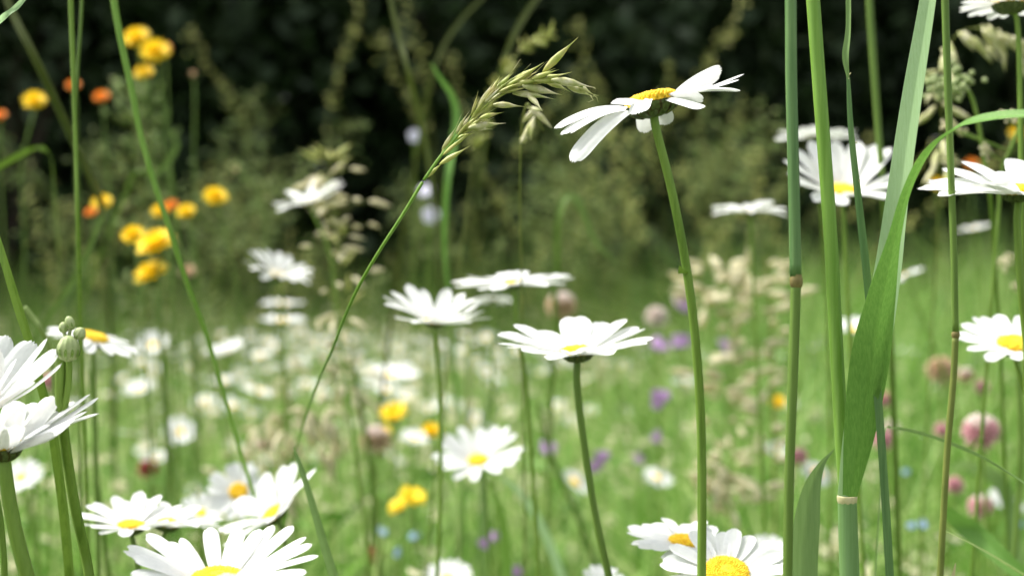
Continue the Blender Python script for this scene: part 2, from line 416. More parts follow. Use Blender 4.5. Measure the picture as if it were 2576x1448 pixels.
daisy('daisy turned sideways with petals flung up to the right, crossed by the pale leaf tip', 688, 1292, .56, 300, tilt=(-.75, .34), el=(28, 14), var=13, n=15, pw=.31, disc=.21, seed=22,
      stem=[(715, 1350), (725, 1460)], stemcol='stem_dark')
daisy('largest bright daisy rising from the bottom of the picture', 548, 1458, .36, 492, tilt=(.02, .14), near=2, disc=.27, seed=23,
      pets=[(312, 1385, -.002, 4.4, 0, .03), (322, 1372, .004, 5, -8, .03), (370, 1342, .010, 5.0, -14, .03), (425, 1362, .012, 4.4, -8, .02), (528, 1325, .018, 5.0, 0, .02), (602, 1328, .018, 5.2, 0, .02), (655, 1330, .016, 4.8, 4, .02), (688, 1320, .017, 4, 10, .0), (738, 1322, .010, 4.6, 14, .03),
            (770, 1350, .006, 3.0, 14, .02), (784, 1368, .002, 4.6, 14, .04), (800, 1397, -.002, 4.2, 6, .05), (335, 1400, -.006, 6, -14, .06), (330, 1446, -.010, 6.5, -20, .05), (636, 1416, -.017, 6.2, 0, .0), (570, 1440, -.020, 6.4, 0, .0), (770, 1440, -.010, 5, 15, .05), (480, 1470, -.02, 6, 0, 0), (700, 1425, -.012, 5.5, 20, .0), (400, 1480, -.015, 6, 0, 0), (455, 1352, .013, 3.6, 0, .02)],
      stem=[(550, 1560), (552, 1700)])
daisy('faded daisy behind the bud stalk, orange disc on top and petals hanging right', 236, 850, .60, 232, tilt=(.30, .04), el=(2, -14), var=8, n=19, pw=.27, disc=.30, near=1, seed=24,
      stem=[(235, 900), (240, 1100), (245, 1300)], stemcol='stem_dark')
daisy('small cup shaped daisy beside the long yellow green stalk, above the white drift', 570, 884, 1.35, 116, tilt=(-.22, .2), el=(24, 14), near=0, seed=25)
daisy('half hidden daisy with a yellow disc just left of the long curved stem', 1722, 1362, .47, 300, tilt=(.06, .12), el=(8, 2), var=8, n=22, pw=.28, disc=.25, seed=26)
daisy('daisy with a broad round yellow disc at the bottom, right of the long curved stem', 1828, 1440, .43, 334, tilt=(.05, .50), el=(8, 2), var=7, n=24, pw=.25, disc=.34, near=2, seed=27)
daisy('small blurred daisy behind the broad green leaf', 2150, 826, 1.2, 100, tilt=(-.1, .35), el=(26, 10), near=0, seed=28)
daisy('faint daisy with hanging petals close right of the broad pale leaf', 2278, 690, 1.1, 96, tilt=(-.5, -.2), el=(10, -30), near=0, seed=29)
daisy('small daisy with a pale yellow disc close left of the curved stem', 1655, 1200, 1.35, 82, tilt=(.3, .5), el=(8, 0), near=0, seed=30)
daisy('small daisy showing half a yellow disc, close to the straight dark stem', 1448, 1212, 1.3, 84, tilt=(.8, .5), el=(14, 6), near=0, seed=31, disc=.36)
daisy('small daisy with white petals hanging, seen between the dark leaf and thick stalk', 2056, 1188, 1.1, 88, tilt=(.4, .75), el=(4, -18), near=0, seed=32, disc=.36)
daisy('small daisy by the right edge over tiny blue flowers', 2532, 1258, 1.1, 94, tilt=(.35, .6), el=(6, -8), near=0, seed=33, disc=.33)
daisy('daisy cut off by the bottom edge, below the viewer facing one', 1128, 1452, .85, 130, tilt=(0, .3), el=(26, 14), near=0, seed=34)
daisy('petal tips of a daisy at the bottom edge beside the straight dark stem', 1520, 1462, .6, 120, tilt=(.2, .3), el=(24, 14), near=0, seed=35)
daisy('cream daisy head in the drift beside the faded daisy', 350, 976, 1.7, 84, tilt=(-.1, .45), el=(14, 8), near=0, seed=36)
daisy('bright white daisy lowest in the drift left of the long yellow green stalk', 452, 1086, 1.5, 92, tilt=(.1, .8), el=(12, 6), near=0, seed=37)
daisy('cream daisy just above a dark red clover', 392, 1152, 1.55, 80, tilt=(0, .3), el=(16, 8), near=0, seed=38)
daisy('white daisy head behind the thick stem at the left edge', 52, 1200, .95, 116, tilt=(0, .7), el=(16, 8), near=0, seed=39)
daisy('lone white daisy head left of the thick blue green stalk, level with the pink clovers', 1953, 1132, 1.5, 62, tilt=(.1, .6), el=(24, 14), near=0, seed=40)
daisy('fan of faint petals behind the bottom daisy with the broad disc', 1930, 1395, .72, 120, tilt=(-.1, .7), el=(26, 14), near=0, seed=41)
daisy('daisy in the drift with a visible yellow centre, right of its middle', 985, 942, 1.5, 150, tilt=(0, .2), el=(12, 4), near=0, seed=42, disc=.2)
daisy('small white daisy right of the yellow hawkbits in the green', 1045, 1100, 1.4, 84, tilt=(.1, .3), el=(14, 5), near=0, seed=43)
daisy('blurred white daisy tucked right under the top one of the middle three', 1240, 752, 1.0, 104, tilt=(0, -.2), el=(4, -10), near=0, seed=44)
daisy('pale blurred daisy between the two touching daisies and the round pale one', 505, 1288, .72, 120, tilt=(.2, .7), el=(16, 8), near=0, seed=45)
daisy('upright faint daisy fan between the faded daisy and the long stalk', 385, 868, 1.3, 92, tilt=(0, .8), el=(24, 18), near=0, seed=46)

# ------------------------------------------------------------------ drift of small daisies across the meadow (one prototype of a kind, then copies)
def copy_thing(rt0, loc, rz, sc, label=None, tiltx=0):
    r = rt0.copy(); S.collection.objects.link(r)
    r.location = loc; r.rotation_euler = (tiltx, 0, rz); r.scale = (sc, sc, sc)
    if label: r['label'] = label
    for ch in rt0.children:
        c = ch.copy(); S.collection.objects.link(c); c.parent = r
        for g in ch.children:
            e = g.copy(); S.collection.objects.link(e); e.parent = c
    return r

def small_daisy(seed, h, rad, tilt, el):
    rnd = random.Random(seed)
    rt = root('daisy', (0, 0, 0), '', 'daisy')
    c = Vector((rnd.uniform(-.03, .03), rnd.uniform(-.03, .03), h)); ax, a, b = frame((tilt[0], tilt[1], 1)); dr = rad * .27
    st = MB(); stem_geo(st, [c - ax * dr * .4, c - ax * .03, Vector((c.x * .5, c.y * .5, h * .5)), Vector((0, 0, 0))], .0009, .0011, 5, 0); st.build('stem', 'stem', rt)
    pm = MB()
    for k in range(17):
        ph = 2 * math.pi * (k + rnd.uniform(-.2, .2)) / 17; dv = a * math.cos(ph) + b * math.sin(ph); s = ax.cross(dv)
        p = c + dv * dr * .85; mid = [p]
        for j in range(3):
            e = R(el[0] + rnd.uniform(-6, 6) + (el[1] - el[0]) * j / 2); p = p + (dv * math.cos(e) + ax * math.sin(e)) * (rad - dr) / 3; mid.append(p)
        petal(pm, mid, rad * .29, s, nu=3, nv=3, seed=k)
    pm.build('petals', 'petal', rt)
    dm = MB(); disc_geo(dm, c, ax, a, b, dr, 0); dm.build('disc', 'disc', rt)
    cm = MB(); calyx_geo(cm, cm, c - ax * dr * .12, ax, a, b, dr * .95, dr * .55, 0); cm.build('calyx', 'calyx', rt)
    return rt
protos = [small_daisy(100 + i, h, r, t, e) for i, (h, r, t, e) in enumerate([
    (.30, .021, (.1, -.2), (14, 6)), (.27, .018, (-.3, -.35), (24, 12)), (.33, .020, (.25, .1), (6, -8)), (.26, .017, (0, -.7), (18, 8)), (.30, .016, (-.2, .2), (30, 26)), (.23, .020, (.4, -.4), (10, 0))])]
spots = []
tries = 0
while len(spots) < 268 and tries < 9000:
    tries += 1
    d = random.triangular(1.6, 4.4, 3.2)
    left = random.random() < .88
    px = random.gauss(800, 300) if left else random.uniform(1300, 2560)
    if px < 80 or px > 2560: continue
    if not left and d < 2: continue
    if left and px > 1200 and d < 2.2: continue
    x = (px - 1288) / FPX * d
    if any((x - q[0]) ** 2 + (d - q[1]) ** 2 < .05 ** 2 for q in spots): continue
    spots.append((x, d))
DG = 'small daisies of the white drift across the meadow'
DL = 'small white daisy of the blurred drift, no different from its neighbours'
for i, (x, y) in enumerate(spots):
    p = protos[i % 6]
    hh = (.30, .27, .33, .26, .30, .23)[i % 6]
    sc = min(random.uniform(.88, 1.18), (.55 - (.065 + abs(random.gauss(0, .012))) * y) / hh)
    if i < 6:
        o = p; o.location = (x, y, 0); o.rotation_euler = (0, 0, 0)
    else:
        o = copy_thing(p, (x, y, 0), random.uniform(-.9, .9), sc, tiltx=random.uniform(-.06, .06))
    o['label'] = DL; o['group'] = DG

# the rest of the drift, farthest away: several hundred more heads that merge into one speckled band
FD = []
fv, ff, fm = [], [], []
rr = random.Random(99)
for k in range(520):
    d = rr.uniform(3.0, 5.4); px = rr.gauss(820, 330) if rr.random() < .8 else rr.uniform(1200, 2560)
    if not 0 < px < 2576: continue
    x = (px - 1288) / FPX * d; h = min(rr.uniform(.18, .34), .55 - (.067 + abs(rr.gauss(0, .014))) * d); r = rr.uniform(.013, .021)
    ax, a, b = frame((rr.gauss(0, .25), rr.gauss(-.25, .3), 1)); c = Vector((x, d, h)); up = rr.uniform(.05, .5)
    for q in range(11):
        p = 2 * math.pi * q / 11; dv = a * math.cos(p) + b * math.sin(p); sd = ax.cross(dv); i0 = len(fv)
        e = (dv + ax * up).normalized()
        fv += [tuple(c + dv * r * .2 - sd * r * .10), tuple(c + dv * r * .2 + sd * r * .10), tuple(c + dv * r * .2 + e * r * .8 + sd * r * .17), tuple(c + dv * r * .2 + e * r * .8 - sd * r * .17)]
        ff.append((i0, i0 + 1, i0 + 2, i0 + 3)); fm.append(0)
    i0 = len(fv); m_ = 8
    for q in range(m_):
        p = 2 * math.pi * q / m_; fv.append(tuple(c + (a * math.cos(p) + b * math.sin(p)) * r * .3 + ax * .001))
    fv.append(tuple(c + ax * r * .15))
    for q in range(m_): ff.append((i0 + q, i0 + (q + 1) % m_, i0 + m_)); fm.append(1)
    i0 = len(fv)
    for zz in (h - .002, 0):
        for (ox, oy) in ((-.0008, 0), (.0006, -.0007), (.0006, .0007)): fv.append((x + ox, d + oy, zz))
    for q in range(3): ff.append((i0 + q, i0 + (q + 1) % 3, i0 + 3 + (q + 1) % 3, i0 + 3 + q)); fm.append(2)
me = bpy.data.meshes.new('far_daisies'); me.from_pydata(fv, [], ff)
for m_ in ('petal', 'disc', 'stem'): me.materials.append(M[m_])
me.polygons.foreach_set('material_index', fm)
o = bpy.data.objects.new('far_daisies', me); S.collection.objects.link(o)
o['kind'] = 'stuff'; o['label'] = 'farthest white daisies of the meadow merging into a speckled band'; o['category'] = 'daisies'

# ------------------------------------------------------------------ hawkbits (yellow and orange), seen from the side
def hawk(label, px, py, d, W, col='hawk', tilt=(0, .9), layers=((75, 8), (55, 12), (35, 14), (16, 14)), stem=None, seed=0, closed=0, group=None, name='hawkbit'):
    rnd = random.Random(seed + int(px))
    c = P(px, py, d); rad = W / FPX * d / 2 * .9
    ax, a, b = frame((tilt[0], -tilt[1], 1))
    base = c - ax * rad * .55
    sp = [base - ax * rad * .35] + ([P(*(s if len(s) == 3 else (s[0], s[1], d))) for s in stem] if stem else [base - ax * .05 - Vector((0, 0, .02))])
    sp = down(sp, (rnd.uniform(-.03, .03), rnd.uniform(-.01, .03)))
    rt = root(name, sp[-1], label, name.replace('_', ' '), group)
    st = MB(); stem_geo(st, sp, .0008, .0011, 7, 0); st.build('stem', 'stem_dark', rt)
    cm = MB(); lathe(cm, base, ax, [(.001, -rad * .45), (rad * .3, -rad * .3), (rad * .38, rad * .1), (rad * .3, rad * .35)], 12, 6, .06); cm.build('calyx', 'calyx', rt)
    pm = MB()
    for li, (elv, n) in enumerate(layers):
        for k in range(n):
            ph = 2 * math.pi * (k + rnd.uniform(-.3, .3) + .5 * li) / n; dv = a * math.cos(ph) + b * math.sin(ph); s = ax.cross(dv)
            p = base + dv * rad * .12 + ax * rad * .25; mid = [p]
            L = rad * (1.05 if elv < 50 else .95)
            for j in range(3):
                e = R(elv + closed + rnd.uniform(-8, 8) + 8 - 8 * j); p = p + (dv * math.cos(e) + ax * math.sin(e)) * L / 3; mid.append(p)
            petal(pm, mid, rad * .34, s, nu=3, nv=3, seed=k, notch=.05, narrow=.5)
    pm.build('petals', col, rt)
    return rt
hawk('round yellow hawkbit at the very top of the yellow cluster before the dark wood', 342, 94, 1.25, 74, tilt=(-.2, 1.0), stem=[(352, 150), (400, 330), (440, 560)])
hawk('yellow hawkbit with an orange one pressed against its right side', 390, 128, 1.22, 80, tilt=(.2, 1.2), stem=[(400, 200), (425, 380), (450, 600)])
hawk('small orange hawkweed peeping from behind a yellow one', 414, 121, 1.27, 37, 'orange', stem=[(420, 220), (430, 500)])
hawk('small yellow hawkbit, third one down in the upper cluster', 362, 182, 1.3, 52, stem=[(368, 250), (390, 420)])
hawk('yellow hawkbit near the left edge, standing by itself', 86, 252, 1.15, 64, tilt=(.2, 1.0), stem=[(75, 320), (55, 420), (60, 600)])
hawk('orange hawkweed alone between the two long stalks', 255, 243, 1.3, 44, 'orange', stem=[(262, 320), (275, 500)])
hawk('dull orange hawkweed behind the pale twin stalks', 184, 214, 1.4, 37, 'orange', stem=[(190, 300), (195, 500)])
hawk('orange hawkweed cut by the left edge', -2, 290, 1.2, 39, 'orange', stem=[(0, 400), (10, 600)])
hawk('withered tan hawkbit bud on a long stalk against the dark', 486, 190, 1.25, 40, 'tan', layers=((70, 12),), stem=[(490, 270), (488, 400), (492, 600)])
hawk('yellow hawkbit highest on the right of the yellow group, cup shaped', 542, 493, 1.1, 66, tilt=(.35, .9), stem=[(560, 560), (590, 700)])
hawk('yellow hawkbit beside a dark orange one left of the long stalk', 256, 508, 1.1, 56, tilt=(0, .9), stem=[(240, 580), (205, 700)])
hawk('dark orange hawkweed touching a yellow hawkbit left of the long stalk', 229, 533, 1.15, 34, 'orange', stem=[(235, 600), (220, 700)])
hawk('small peach hawkweed just right of the long stalk', 430, 516, 1.2, 38, 'orange', stem=[(432, 600)])
hawk('small yellow hawkbit hidden partly by the long stalk', 402, 530, 1.2, 46, stem=[(405, 600)])
hawk('yellow hawkbit between the long stalk and the cup shaped one', 468, 531, 1.15, 52, stem=[(480, 600), (500, 720)])
hawk('yellow hawkbit left in the big bright pair of blooms', 335, 590, .95, 66, stem=[(345, 660)])
hawk('largest yellow hawkbit, upper one of the big bright blooms', 388, 606, .9, 104, tilt=(-.3, .5), layers=((55, 10), (30, 14), (6, 16)), stem=[(395, 700), (410, 900)])
hawk('yellow hawkbit, lower one of the big bright blooms', 378, 682, .9, 96, tilt=(-.4, .4), layers=((55, 10), (30, 14), (6, 16)), stem=[(395, 760), (410, 950)])
hawk('faded pink orange hawkweed just right of the long stalk under the bright blooms', 474, 682, 1.3, 44, 'tan', stem=[(480, 740)])
hawk('pale hawkbit bud on a hooked stalk above the cup shaped yellow one', 596, 430, 1.25, 34, 'tan', layers=((70, 12),), tilt=(-.6, .1), stem=[(632, 462), (662, 520), (672, 620), (690, 760)])
hawk('yellow hawkbit in the green meadow, bigger of two near a beige clover', 990, 1036, 1.15, 78, tilt=(-.2, .6), layers=((40, 10), (20, 14)), stem=[(995, 1100)])
hawk('yellow hawkbit right of the bigger one near a beige clover', 1086, 1082, 1.2, 58, tilt=(.3, .5), stem=[(1090, 1140)])
hawk('small yellow hawkbit hanging right under the bigger one', 966, 1084, 1.25, 42, stem=[(968, 1140)])
hawk('yellow hawkbit bent over like a crescent, left part of it', 1040, 1240, 1.0, 76, tilt=(.3, .3), layers=((20, 12), (-5, 12)), stem=[(1040, 1300)])
hawk('lower yellow end of the crescent bloom', 1000, 1268, 1.02, 60, tilt=(-.5, .3), layers=((30, 12), (0, 12)), stem=[(1010, 1340)])
hawk('small orange yellow hawkbit just left of the thick blue green stalk', 1957, 1010, 1.5, 42, stem=[(1957, 1060)])
hawk('orange hawkweed under the arching leaf, beside the edge daisy', 2360, 462, 1.8, 40, 'hawk', stem=[(2362, 520)])
hawk('faint orange hawkweed above the edge daisy', 2445, 412, 1.9, 34, 'orange', stem=[(2446, 500)])
hawk('blurred orange hawkweed in the upper right corner by the edge', 2560, 335, 1.9, 44, 'hawk', stem=[(2560, 500)])

# ------------------------------------------------------------------ clovers, purple, blue and lilac flowers
def clover(label, px, py, d, W, low='pink', high='pinkw', seed=0, split=.15, group=None):
    rnd = random.Random(seed + int(px)); c = P(px, py, d); rad = W / FPX * d / 2
    ax = Vector((rnd.uniform(-.2, .2), rnd.uniform(-.2, .1), 1)).normalized()
    sp = down([c - ax * rad * .8, c - ax * (rad + .04)], (rnd.uniform(-.03, .03), .02))
    rt = root('clover', sp[-1], label, 'clover', group)
    st = MB(); stem_geo(st, sp, .001, .0013, 7, 0); st.build('stem', 'stem', rt)
    lo, hi = MB(), MB()
    for k in range(90):
        z = 1 - 2 * (k + .5) / 90; p = k * 2.39996; q = math.sqrt(1 - z * z)
        n = Vector((q * math.cos(p), q * math.sin(p), z)); n = (n + Vector((0, 0, .5))).normalized()
        pos = c + n * rad * .62
        tgt = hi if z > split + rnd.uniform(-.25, .25) else lo
        ellipsoid(tgt, pos, (rad * .12, rad * .09, rad * .42), n + Vector((rnd.uniform(-.2, .2), rnd.uniform(-.2, .2), .25)), 5, 4)
    if lo.v: lo.build('lower_florets', low, rt)
    if hi.v: hi.build('upper_florets', high, rt)
    return rt
clover('large clover head, white on top and pink below, near the right edge', 2468, 1088, .85, 100)
clover('pink clover head with a pale tip under the large two coloured one', 2466, 1276, .95, 66, split=.6)
clover('small round pink clover left of the clover with the pale tip', 2402, 1222, 1.05, 48, high='pink')
clover('pink clover head right behind the foot of the broad leaf', 2222, 1108, 1.05, 60, high='pink')
clover('small pink clover left of the large two coloured one', 2370, 1083, 1.2, 42, high='pink')
clover('dim pink clover between the dark leaf and thick stalk', 2008, 1150, 1.1, 50, high='pink')
clover('small pink clover under the beige one by the yellow stalk', 2470, 975, 1.3, 40, high='pink')
clover('reddish clover just right of the broad leaf', 2225, 1005, 1.3, 46, low='pink', high='tan')
clover('magenta clover between the two left edge stems', 126, 962, 1.0, 50, high='pink')
clover('dark red clover under a cream daisy in the drift', 372, 1182, 1.4, 54, low='red', high='red')
clover('small dark red clover low in the middle of the meadow', 945, 1398, 1.2, 48, low='red', high='red')
clover('withered beige clover behind the yellow hawkbits in the green', 945, 1110, 1.15, 84, low='tan', high='pinkw')
clover('withered beige clover just right above the middle three daisies', 1412, 772, 1.35, 80, low='tan', high='pinkw')
clover('brownish withered clover left of the yellow stalk with a node', 2368, 935, 1.2, 80, low='tan', high='tan')
clover('small beige clover beside the brownish withered one', 2430, 945, 1.3, 44, low='tan', high='pinkw')
clover('faint pink clover above the sideways daisy', 672, 1118, 1.6, 46, high='pinkw')
clover('white clover head near the middle right of the meadow', 1652, 800, 1.8, 60, low='pinkw', high='pinkw')
clover('pale clover head by the cluster of beige grass', 1718, 752, 2.0, 50, low='pinkw', high='pinkw')
clover('pale clover low behind the leaf arching out to the right', 2240, 1080, 1.4, 50, low='pinkw', high='pinkw')

def tuft(name, cat, label, px, py, d, W, m, n=6, seed=0, k=5):
    """a small flower cluster of n blossoms with k rounded petals each"""
    rnd = random.Random(seed + int(px) + int(py)); c = P(px, py, d); rad = W / FPX * d / 2
    sp = down([c - Vector((0, 0, rad * .5)), c - Vector((0, 0, rad + .05))], (rnd.uniform(-.02, .02), .02))
    rt = root(name, sp[-1], label, cat)
    st = MB(); stem_geo(st, sp, .0008, .001, 6, 0)
    pm = MB()
    for i in range(n):
        o = Vector((rnd.uniform(-1, 1), rnd.uniform(-1, 1), rnd.uniform(-.8, .8))) * rad * (.55 if n > 1 else 0)
        ax = (Vector((rnd.uniform(-.4, .4), -1, rnd.uniform(.1, .9)))).normalized(); a = ax.orthogonal().normalized(); b = ax.cross(a)
        pr = rad * (.5 if n > 1 else 1)
        for q in range(k):
            ph = 2 * math.pi * q / k; dv = a * math.cos(ph) + b * math.sin(ph)
            petal(pm, [c + o + dv * pr * .05, c + o + dv * pr * .5 + ax * pr * .12, c + o + dv * pr], pr * .95, ax.cross(dv), nu=4, nv=3, seed=q, notch=0)
        tube(st, [c + o - ax * pr * .05, c - Vector((0, 0, rad))], .0005, 5)
    st.build('stem', 'stem', rt); pm.build('petals', m, rt)
    return rt
for px, py, d, W, lab in [
    (1665, 1003, 1.3, 62, 'brightest purple selfheal, alone left of the curved stem'),
    (1385, 1120, 1.2, 56, 'purple selfheal right beside the viewer facing daisy'),
    (1518, 1150, 1.3, 46, 'purple selfheal right against the straight dark stem, upper of a pair'),
    (1494, 1172, 1.3, 40, 'purple selfheal against the straight dark stem, lower of a pair'),
    (1660, 862, 1.6, 50, 'pale purple selfheal at the tip of the wide flat daisy'),
    (1715, 862, 1.6, 50, 'purple selfheal nearest left of the curved stem near the wide flat daisy'),
    (1832, 874, 1.6, 46, 'purple selfheal among the beige grass heads'),
    (1246, 1350, 1.1, 36, 'purple selfheal under the viewer facing daisy, brighter of two'),
    (1216, 1366, 1.1, 34, 'dull purple selfheal under the viewer facing daisy'),
    (1300, 1438, 1.1, 38, 'purple selfheal at the bottom edge of the meadow'),
    (1605, 1150, 1.5, 40, 'small purple selfheal above the small daisy with the pale yellow disc'),
    (1655, 1098, 1.5, 38, 'faint purple selfheal between the brightest one and the small daisy'),
    (1720, 770, 1.9, 40, 'faint greyish purple selfheal up by the pale clover')]:
    tuft('selfheal', 'purple flower', lab, px, py, d, W, 'purple')
for px, py, d, W, lab in [
    (2325, 1314, 1.0, 44, 'larger of two sky blue forget-me-nots right of the sheathed stalk'),
    (2290, 1322, 1.0, 34, 'smaller of two sky blue forget-me-nots right of the sheathed stalk'),
    (1040, 1345, 1.1, 40, 'pale blue forget-me-not below the crescent yellow bloom'),
    (962, 1340, 1.1, 36, 'pale blue forget-me-not lower left of the crescent yellow bloom'),
    (1002, 1392, 1.1, 38, 'whitish blue forget-me-not beside the small dark red clover'),
    (2275, 1185, 1.2, 32, 'faint blue forget-me-not beside the thin blade'),
    (2564, 1310, 1.0, 34, 'blue forget-me-not at the right edge under a daisy')]:
    tuft('forget_me_not', 'blue flower', lab, px, py, d, W, 'blue', n=2)
for px, py, d, W, lab in [
    (1043, 342, 1.6, 34, 'topmost pale lilac blossom on the dim olive stalk'),
    (1072, 480, 1.6, 40, 'greyish lilac blossom just behind the foot of the oat head'),
    (1084, 541, 1.5, 46, 'brightest whitish lilac blossom in the dark middle')]:
    tuft('bellflower', 'lilac flower', lab, px, py, d, W, 'lilac', n=1)

# ------------------------------------------------------------------ grass heads
def spikelet(mb, a, b, r=None, awn=.35):
    a, b = Vector(a), Vector(b); v = b - a; L = v.length; r = r or L * .085
    if awn: pts = [(0, .25), (.12, .7), (.3, 1), (.5, .8), (.68, .35), (.82, .12), (1, .04)]
    else: pts = [(0, .3), (.2, .9), (.45, 1), (.75, .6), (1, .1)]
    side = v.orthogonal().normalized()
    bend = random.uniform(-.04, .04) * L
    tube(mb, [a + v * t + side * bend * math.sin(t * math.pi) for t, _ in pts], [r * q for _, q in pts], 6, rib=.12)

def Z8(x, y, dd=0): return P((1100 + x / 2.6325) / 1.2422, (100 + y / 2.6325) / 1.2422, .40 + dd)
axis_px = [(590, 1220), (700, 1060), (780, 960), (870, 850), (960, 750), (1030, 650), (1110, 560), (1190, 500), (1280, 460), (1400, 420), (1500, 380), (1620, 375), (1730, 400), (1820, 430), (1900, 455)]
ax3 = [Z8(*q) for q in axis_px]
stem_pts = [P(1063, 458, .40), P(1010, 545, .402), P(955, 630, .405), P(905, 715, .415), P(870, 790, .43), P(835, 880, .46), P(800, 960, .50), P(765, 1060, .55), P(735, 1170, .60), P(720, 1300, .65), P(712, 1400, .68)]
gp = down(stem_pts, (-.03, .05))
rt = root('oat_grass', gp[-1], 'sharp arching oat grass head with cream and green spikelets, left of the tall sharp daisy', 'grass')
st = MB()
pp = crom(gp, 6); tube(st, pp, [.00048] * len(pp), 7)
pp = crom(ax3, 4); tube(st, pp, [.0005 - .0003 * i / len(pp) for i in range(len(pp))], 6)
st.build('stem', 'culm_light', rt)
s1, s2, aw = MB(), MB(), MB()
for (p, q, which, w_) in [((1570, 330), (1860, 45), 2, 1), ((1270, 470), (1580, 250), 2, 1), ((1430, 420), (1810, 330), 2, 1), ((1640, 395), (2000, 460), 1, 1.1),
     ((1400, 440), (1735, 520), 1, 1.25), ((1320, 505), (1670, 555), 1, .9), ((1440, 520), (1570, 655), 1, 1.1), ((1160, 600), (1420, 615), 1, 1.1), ((960, 790), (1265, 750), 1, 1),
     ((1050, 710), (1250, 660), 2, 1), ((720, 1090), (970, 935), 2, .8), ((600, 1205), (760, 1060), 2, .6), ((1580, 400), (1800, 495), 1, 1.35), ((1770, 445), (1990, 535), 1, 1.25), ((1840, 425), (1995, 520), 1, 1.6),
     ((1190, 470), (1330, 330), 2, 1), ((1150, 490), (1215, 360), 2, 1), ((1480, 390), (1700, 310), 2, 1), ((980, 800), (1160, 800), 1, 1), ((1500, 400), (1790, 400), 2, 1), ((860, 880), (1010, 830), 2, 1), ((1350, 430), (1560, 400), 2, 1.2)]:
    a_, b_ = Z8(*p, random.uniform(-.004, .004)), Z8(*q, random.uniform(-.006, .006))
    spikelet(s1 if which == 1 else s2, a_, b_, (b_ - a_).length * .062 * w_ + .0003)
for k in range(48):
    t = random.uniform(.08, .70) ** .9; i = t * (len(pp) - 2); j = int(i); a_ = Vector(pp[j]); T = (Vector(pp[j + 1]) - a_).normalized()
    off = T.orthogonal().normalized(); off = Quaternion(T, random.uniform(0, 6.28)) @ off
    dirn = (T + off * random.uniform(.06, .34)).normalized(); L = random.uniform(.006, .0095)
    a_ = a_ + off * random.uniform(.0002, .0012)
    spikelet(s2 if random.random() < .75 else s1, a_, a_ + dirn * L, L * .062)
    if random.random() < .4: tube(aw, [a_ + dirn * L * .9, a_ + dirn * (L + .003) + off * .0006], [.00008, .00003], 4)
for (p, q, r_) in [((1960, 520), (1985, 560), (1940, 578)), ((1985, 520), (2015, 540), (2025, 578)), ((1990, 515), (2010, 522), (2032, 523)), ((1985, 455), (1998, 462), (2003, 470))]:
    tube(aw, [Z8(*p), Z8(*q), Z8(*r_)], [.00016, .00012, .00006], 5)
s1.build('cream_spikelets', 'spike', rt); s2.build('green_spikelets', 'spike_olive', rt); aw.build('awns', 'spike', rt)
# a second drooping spikelet just behind it
def panicle(label, name, path, spread, n, L, m, down_=0.0, w=.09, sr=.0006, group=None, frac=.45, stemm='olive', cat='grass', seed=0, droop=0):
    """path: world points from ground to tip; the top frac carries n spikelets on thin branches"""
    rnd = random.Random(seed)
    rt = root(name, path[0], label, cat, group)
    st = MB(); pp = crom(path, 6); N = len(pp); tube(st, pp, [sr * (1.3 - .9 * i / N) for i in range(N)], 6)
    sm = MB()
    for k in range(n):
        t = 1 - frac * rnd.random(); i = min(N - 2, int(t * (N - 1))); a = Vector(pp[i]); T = (Vector(pp[i + 1]) - a); a = a + T * (t * (N - 1) - i); T.normalize()
        off = Quaternion(T, rnd.uniform(0, 6.28)) @ T.orthogonal().normalized()
        q = (1 - t) / frac; br = spread * (.25 + 1.0 * math.sin(min(1, q * 1.3 + .15) * math.pi * .8)) * rnd.uniform(.15, 1)
        e = a + (off * .8 + T * .9).normalized() * br - Vector((0, 0, droop * br))
        tube(st, [a, (a + e) / 2 + T * br * .1, e], [sr * .35] * 3, 4, cap=False)
        dv = (T * .6 + off * rnd.uniform(-.4, .9) + off.cross(T) * rnd.uniform(-.8, .8) - Vector((0, 0, down_))).normalized()
        ll = L * rnd.uniform(.7, 1.2)
        spikelet(sm, e, e + dv * ll, ll * w, awn=0)
    st.build('stem', stemm, rt); sm.build('seed_sprays', m, rt)
    return rt
def pth(pts, gz=True):
    q = [P(*p) for p in pts]            # tip first
    return list(reversed(down(q, (0, .04))))
panicle('green oat head bending right at top, behind the arching oat head', 'oat_grass', pth([(1385, 88, .78), (1330, 110, .78), (1290, 150, .78), (1255, 205, .79), (1215, 290, .8), (1190, 420, .8), (1165, 600, .8)]), .0015, 60, .0085, 'spike_olive', frac=.25, w=.11, seed=1)
panicle('drooping spikelets hanging from the arching oat head, slightly blurred', 'oat_grass', pth([(1368, 330, .5), (1345, 290, .5), (1325, 262, .5), (1312, 330, .52), (1308, 480, .54), (1310, 600, .56)]), .003, 6, .012, 'spike', frac=.12, w=.10, seed=2)
panicle('oat head drooping right in the top corner under the corner daisy', 'oat_grass', pth([(2572, 128, .66), (2520, 85, .66), (2455, 70, .66), (2400, 95, .66), (2375, 180, .68), (2370, 300, .7)]), .008, 46, .013, 'spike', down_=1.0, frac=.24, w=.11, seed=3, droop=.5)
panicle('loose straw coloured grass head spilling right of the tilted blurred daisy', 'brome_grass', pth([(828, 440, .9), (845, 520, .9), (850, 620, .9), (845, 800, .92)]), .038, 70, .013, 'spike_pale', down_=.8, frac=.34, w=.13, seed=4, droop=.5)
panicle('small spiky grass top just above the tilted blurred daisy', 'brome_grass', pth([(826, 405, 1.0), (835, 470, 1.0), (850, 600, 1.0)]), .012, 16, .014, 'spike_olive', frac=.2, w=.12, seed=5)
panicle('beige grass head broad and blurred, right of the curved stem', 'brome_grass', pth([(1850, 730, 1.15), (1852, 800, 1.15), (1850, 900, 1.15), (1845, 1050, 1.15)]), .07, 130, .020, 'spike_pale', down_=.5, frac=.42, w=.16, seed=6, droop=.25)
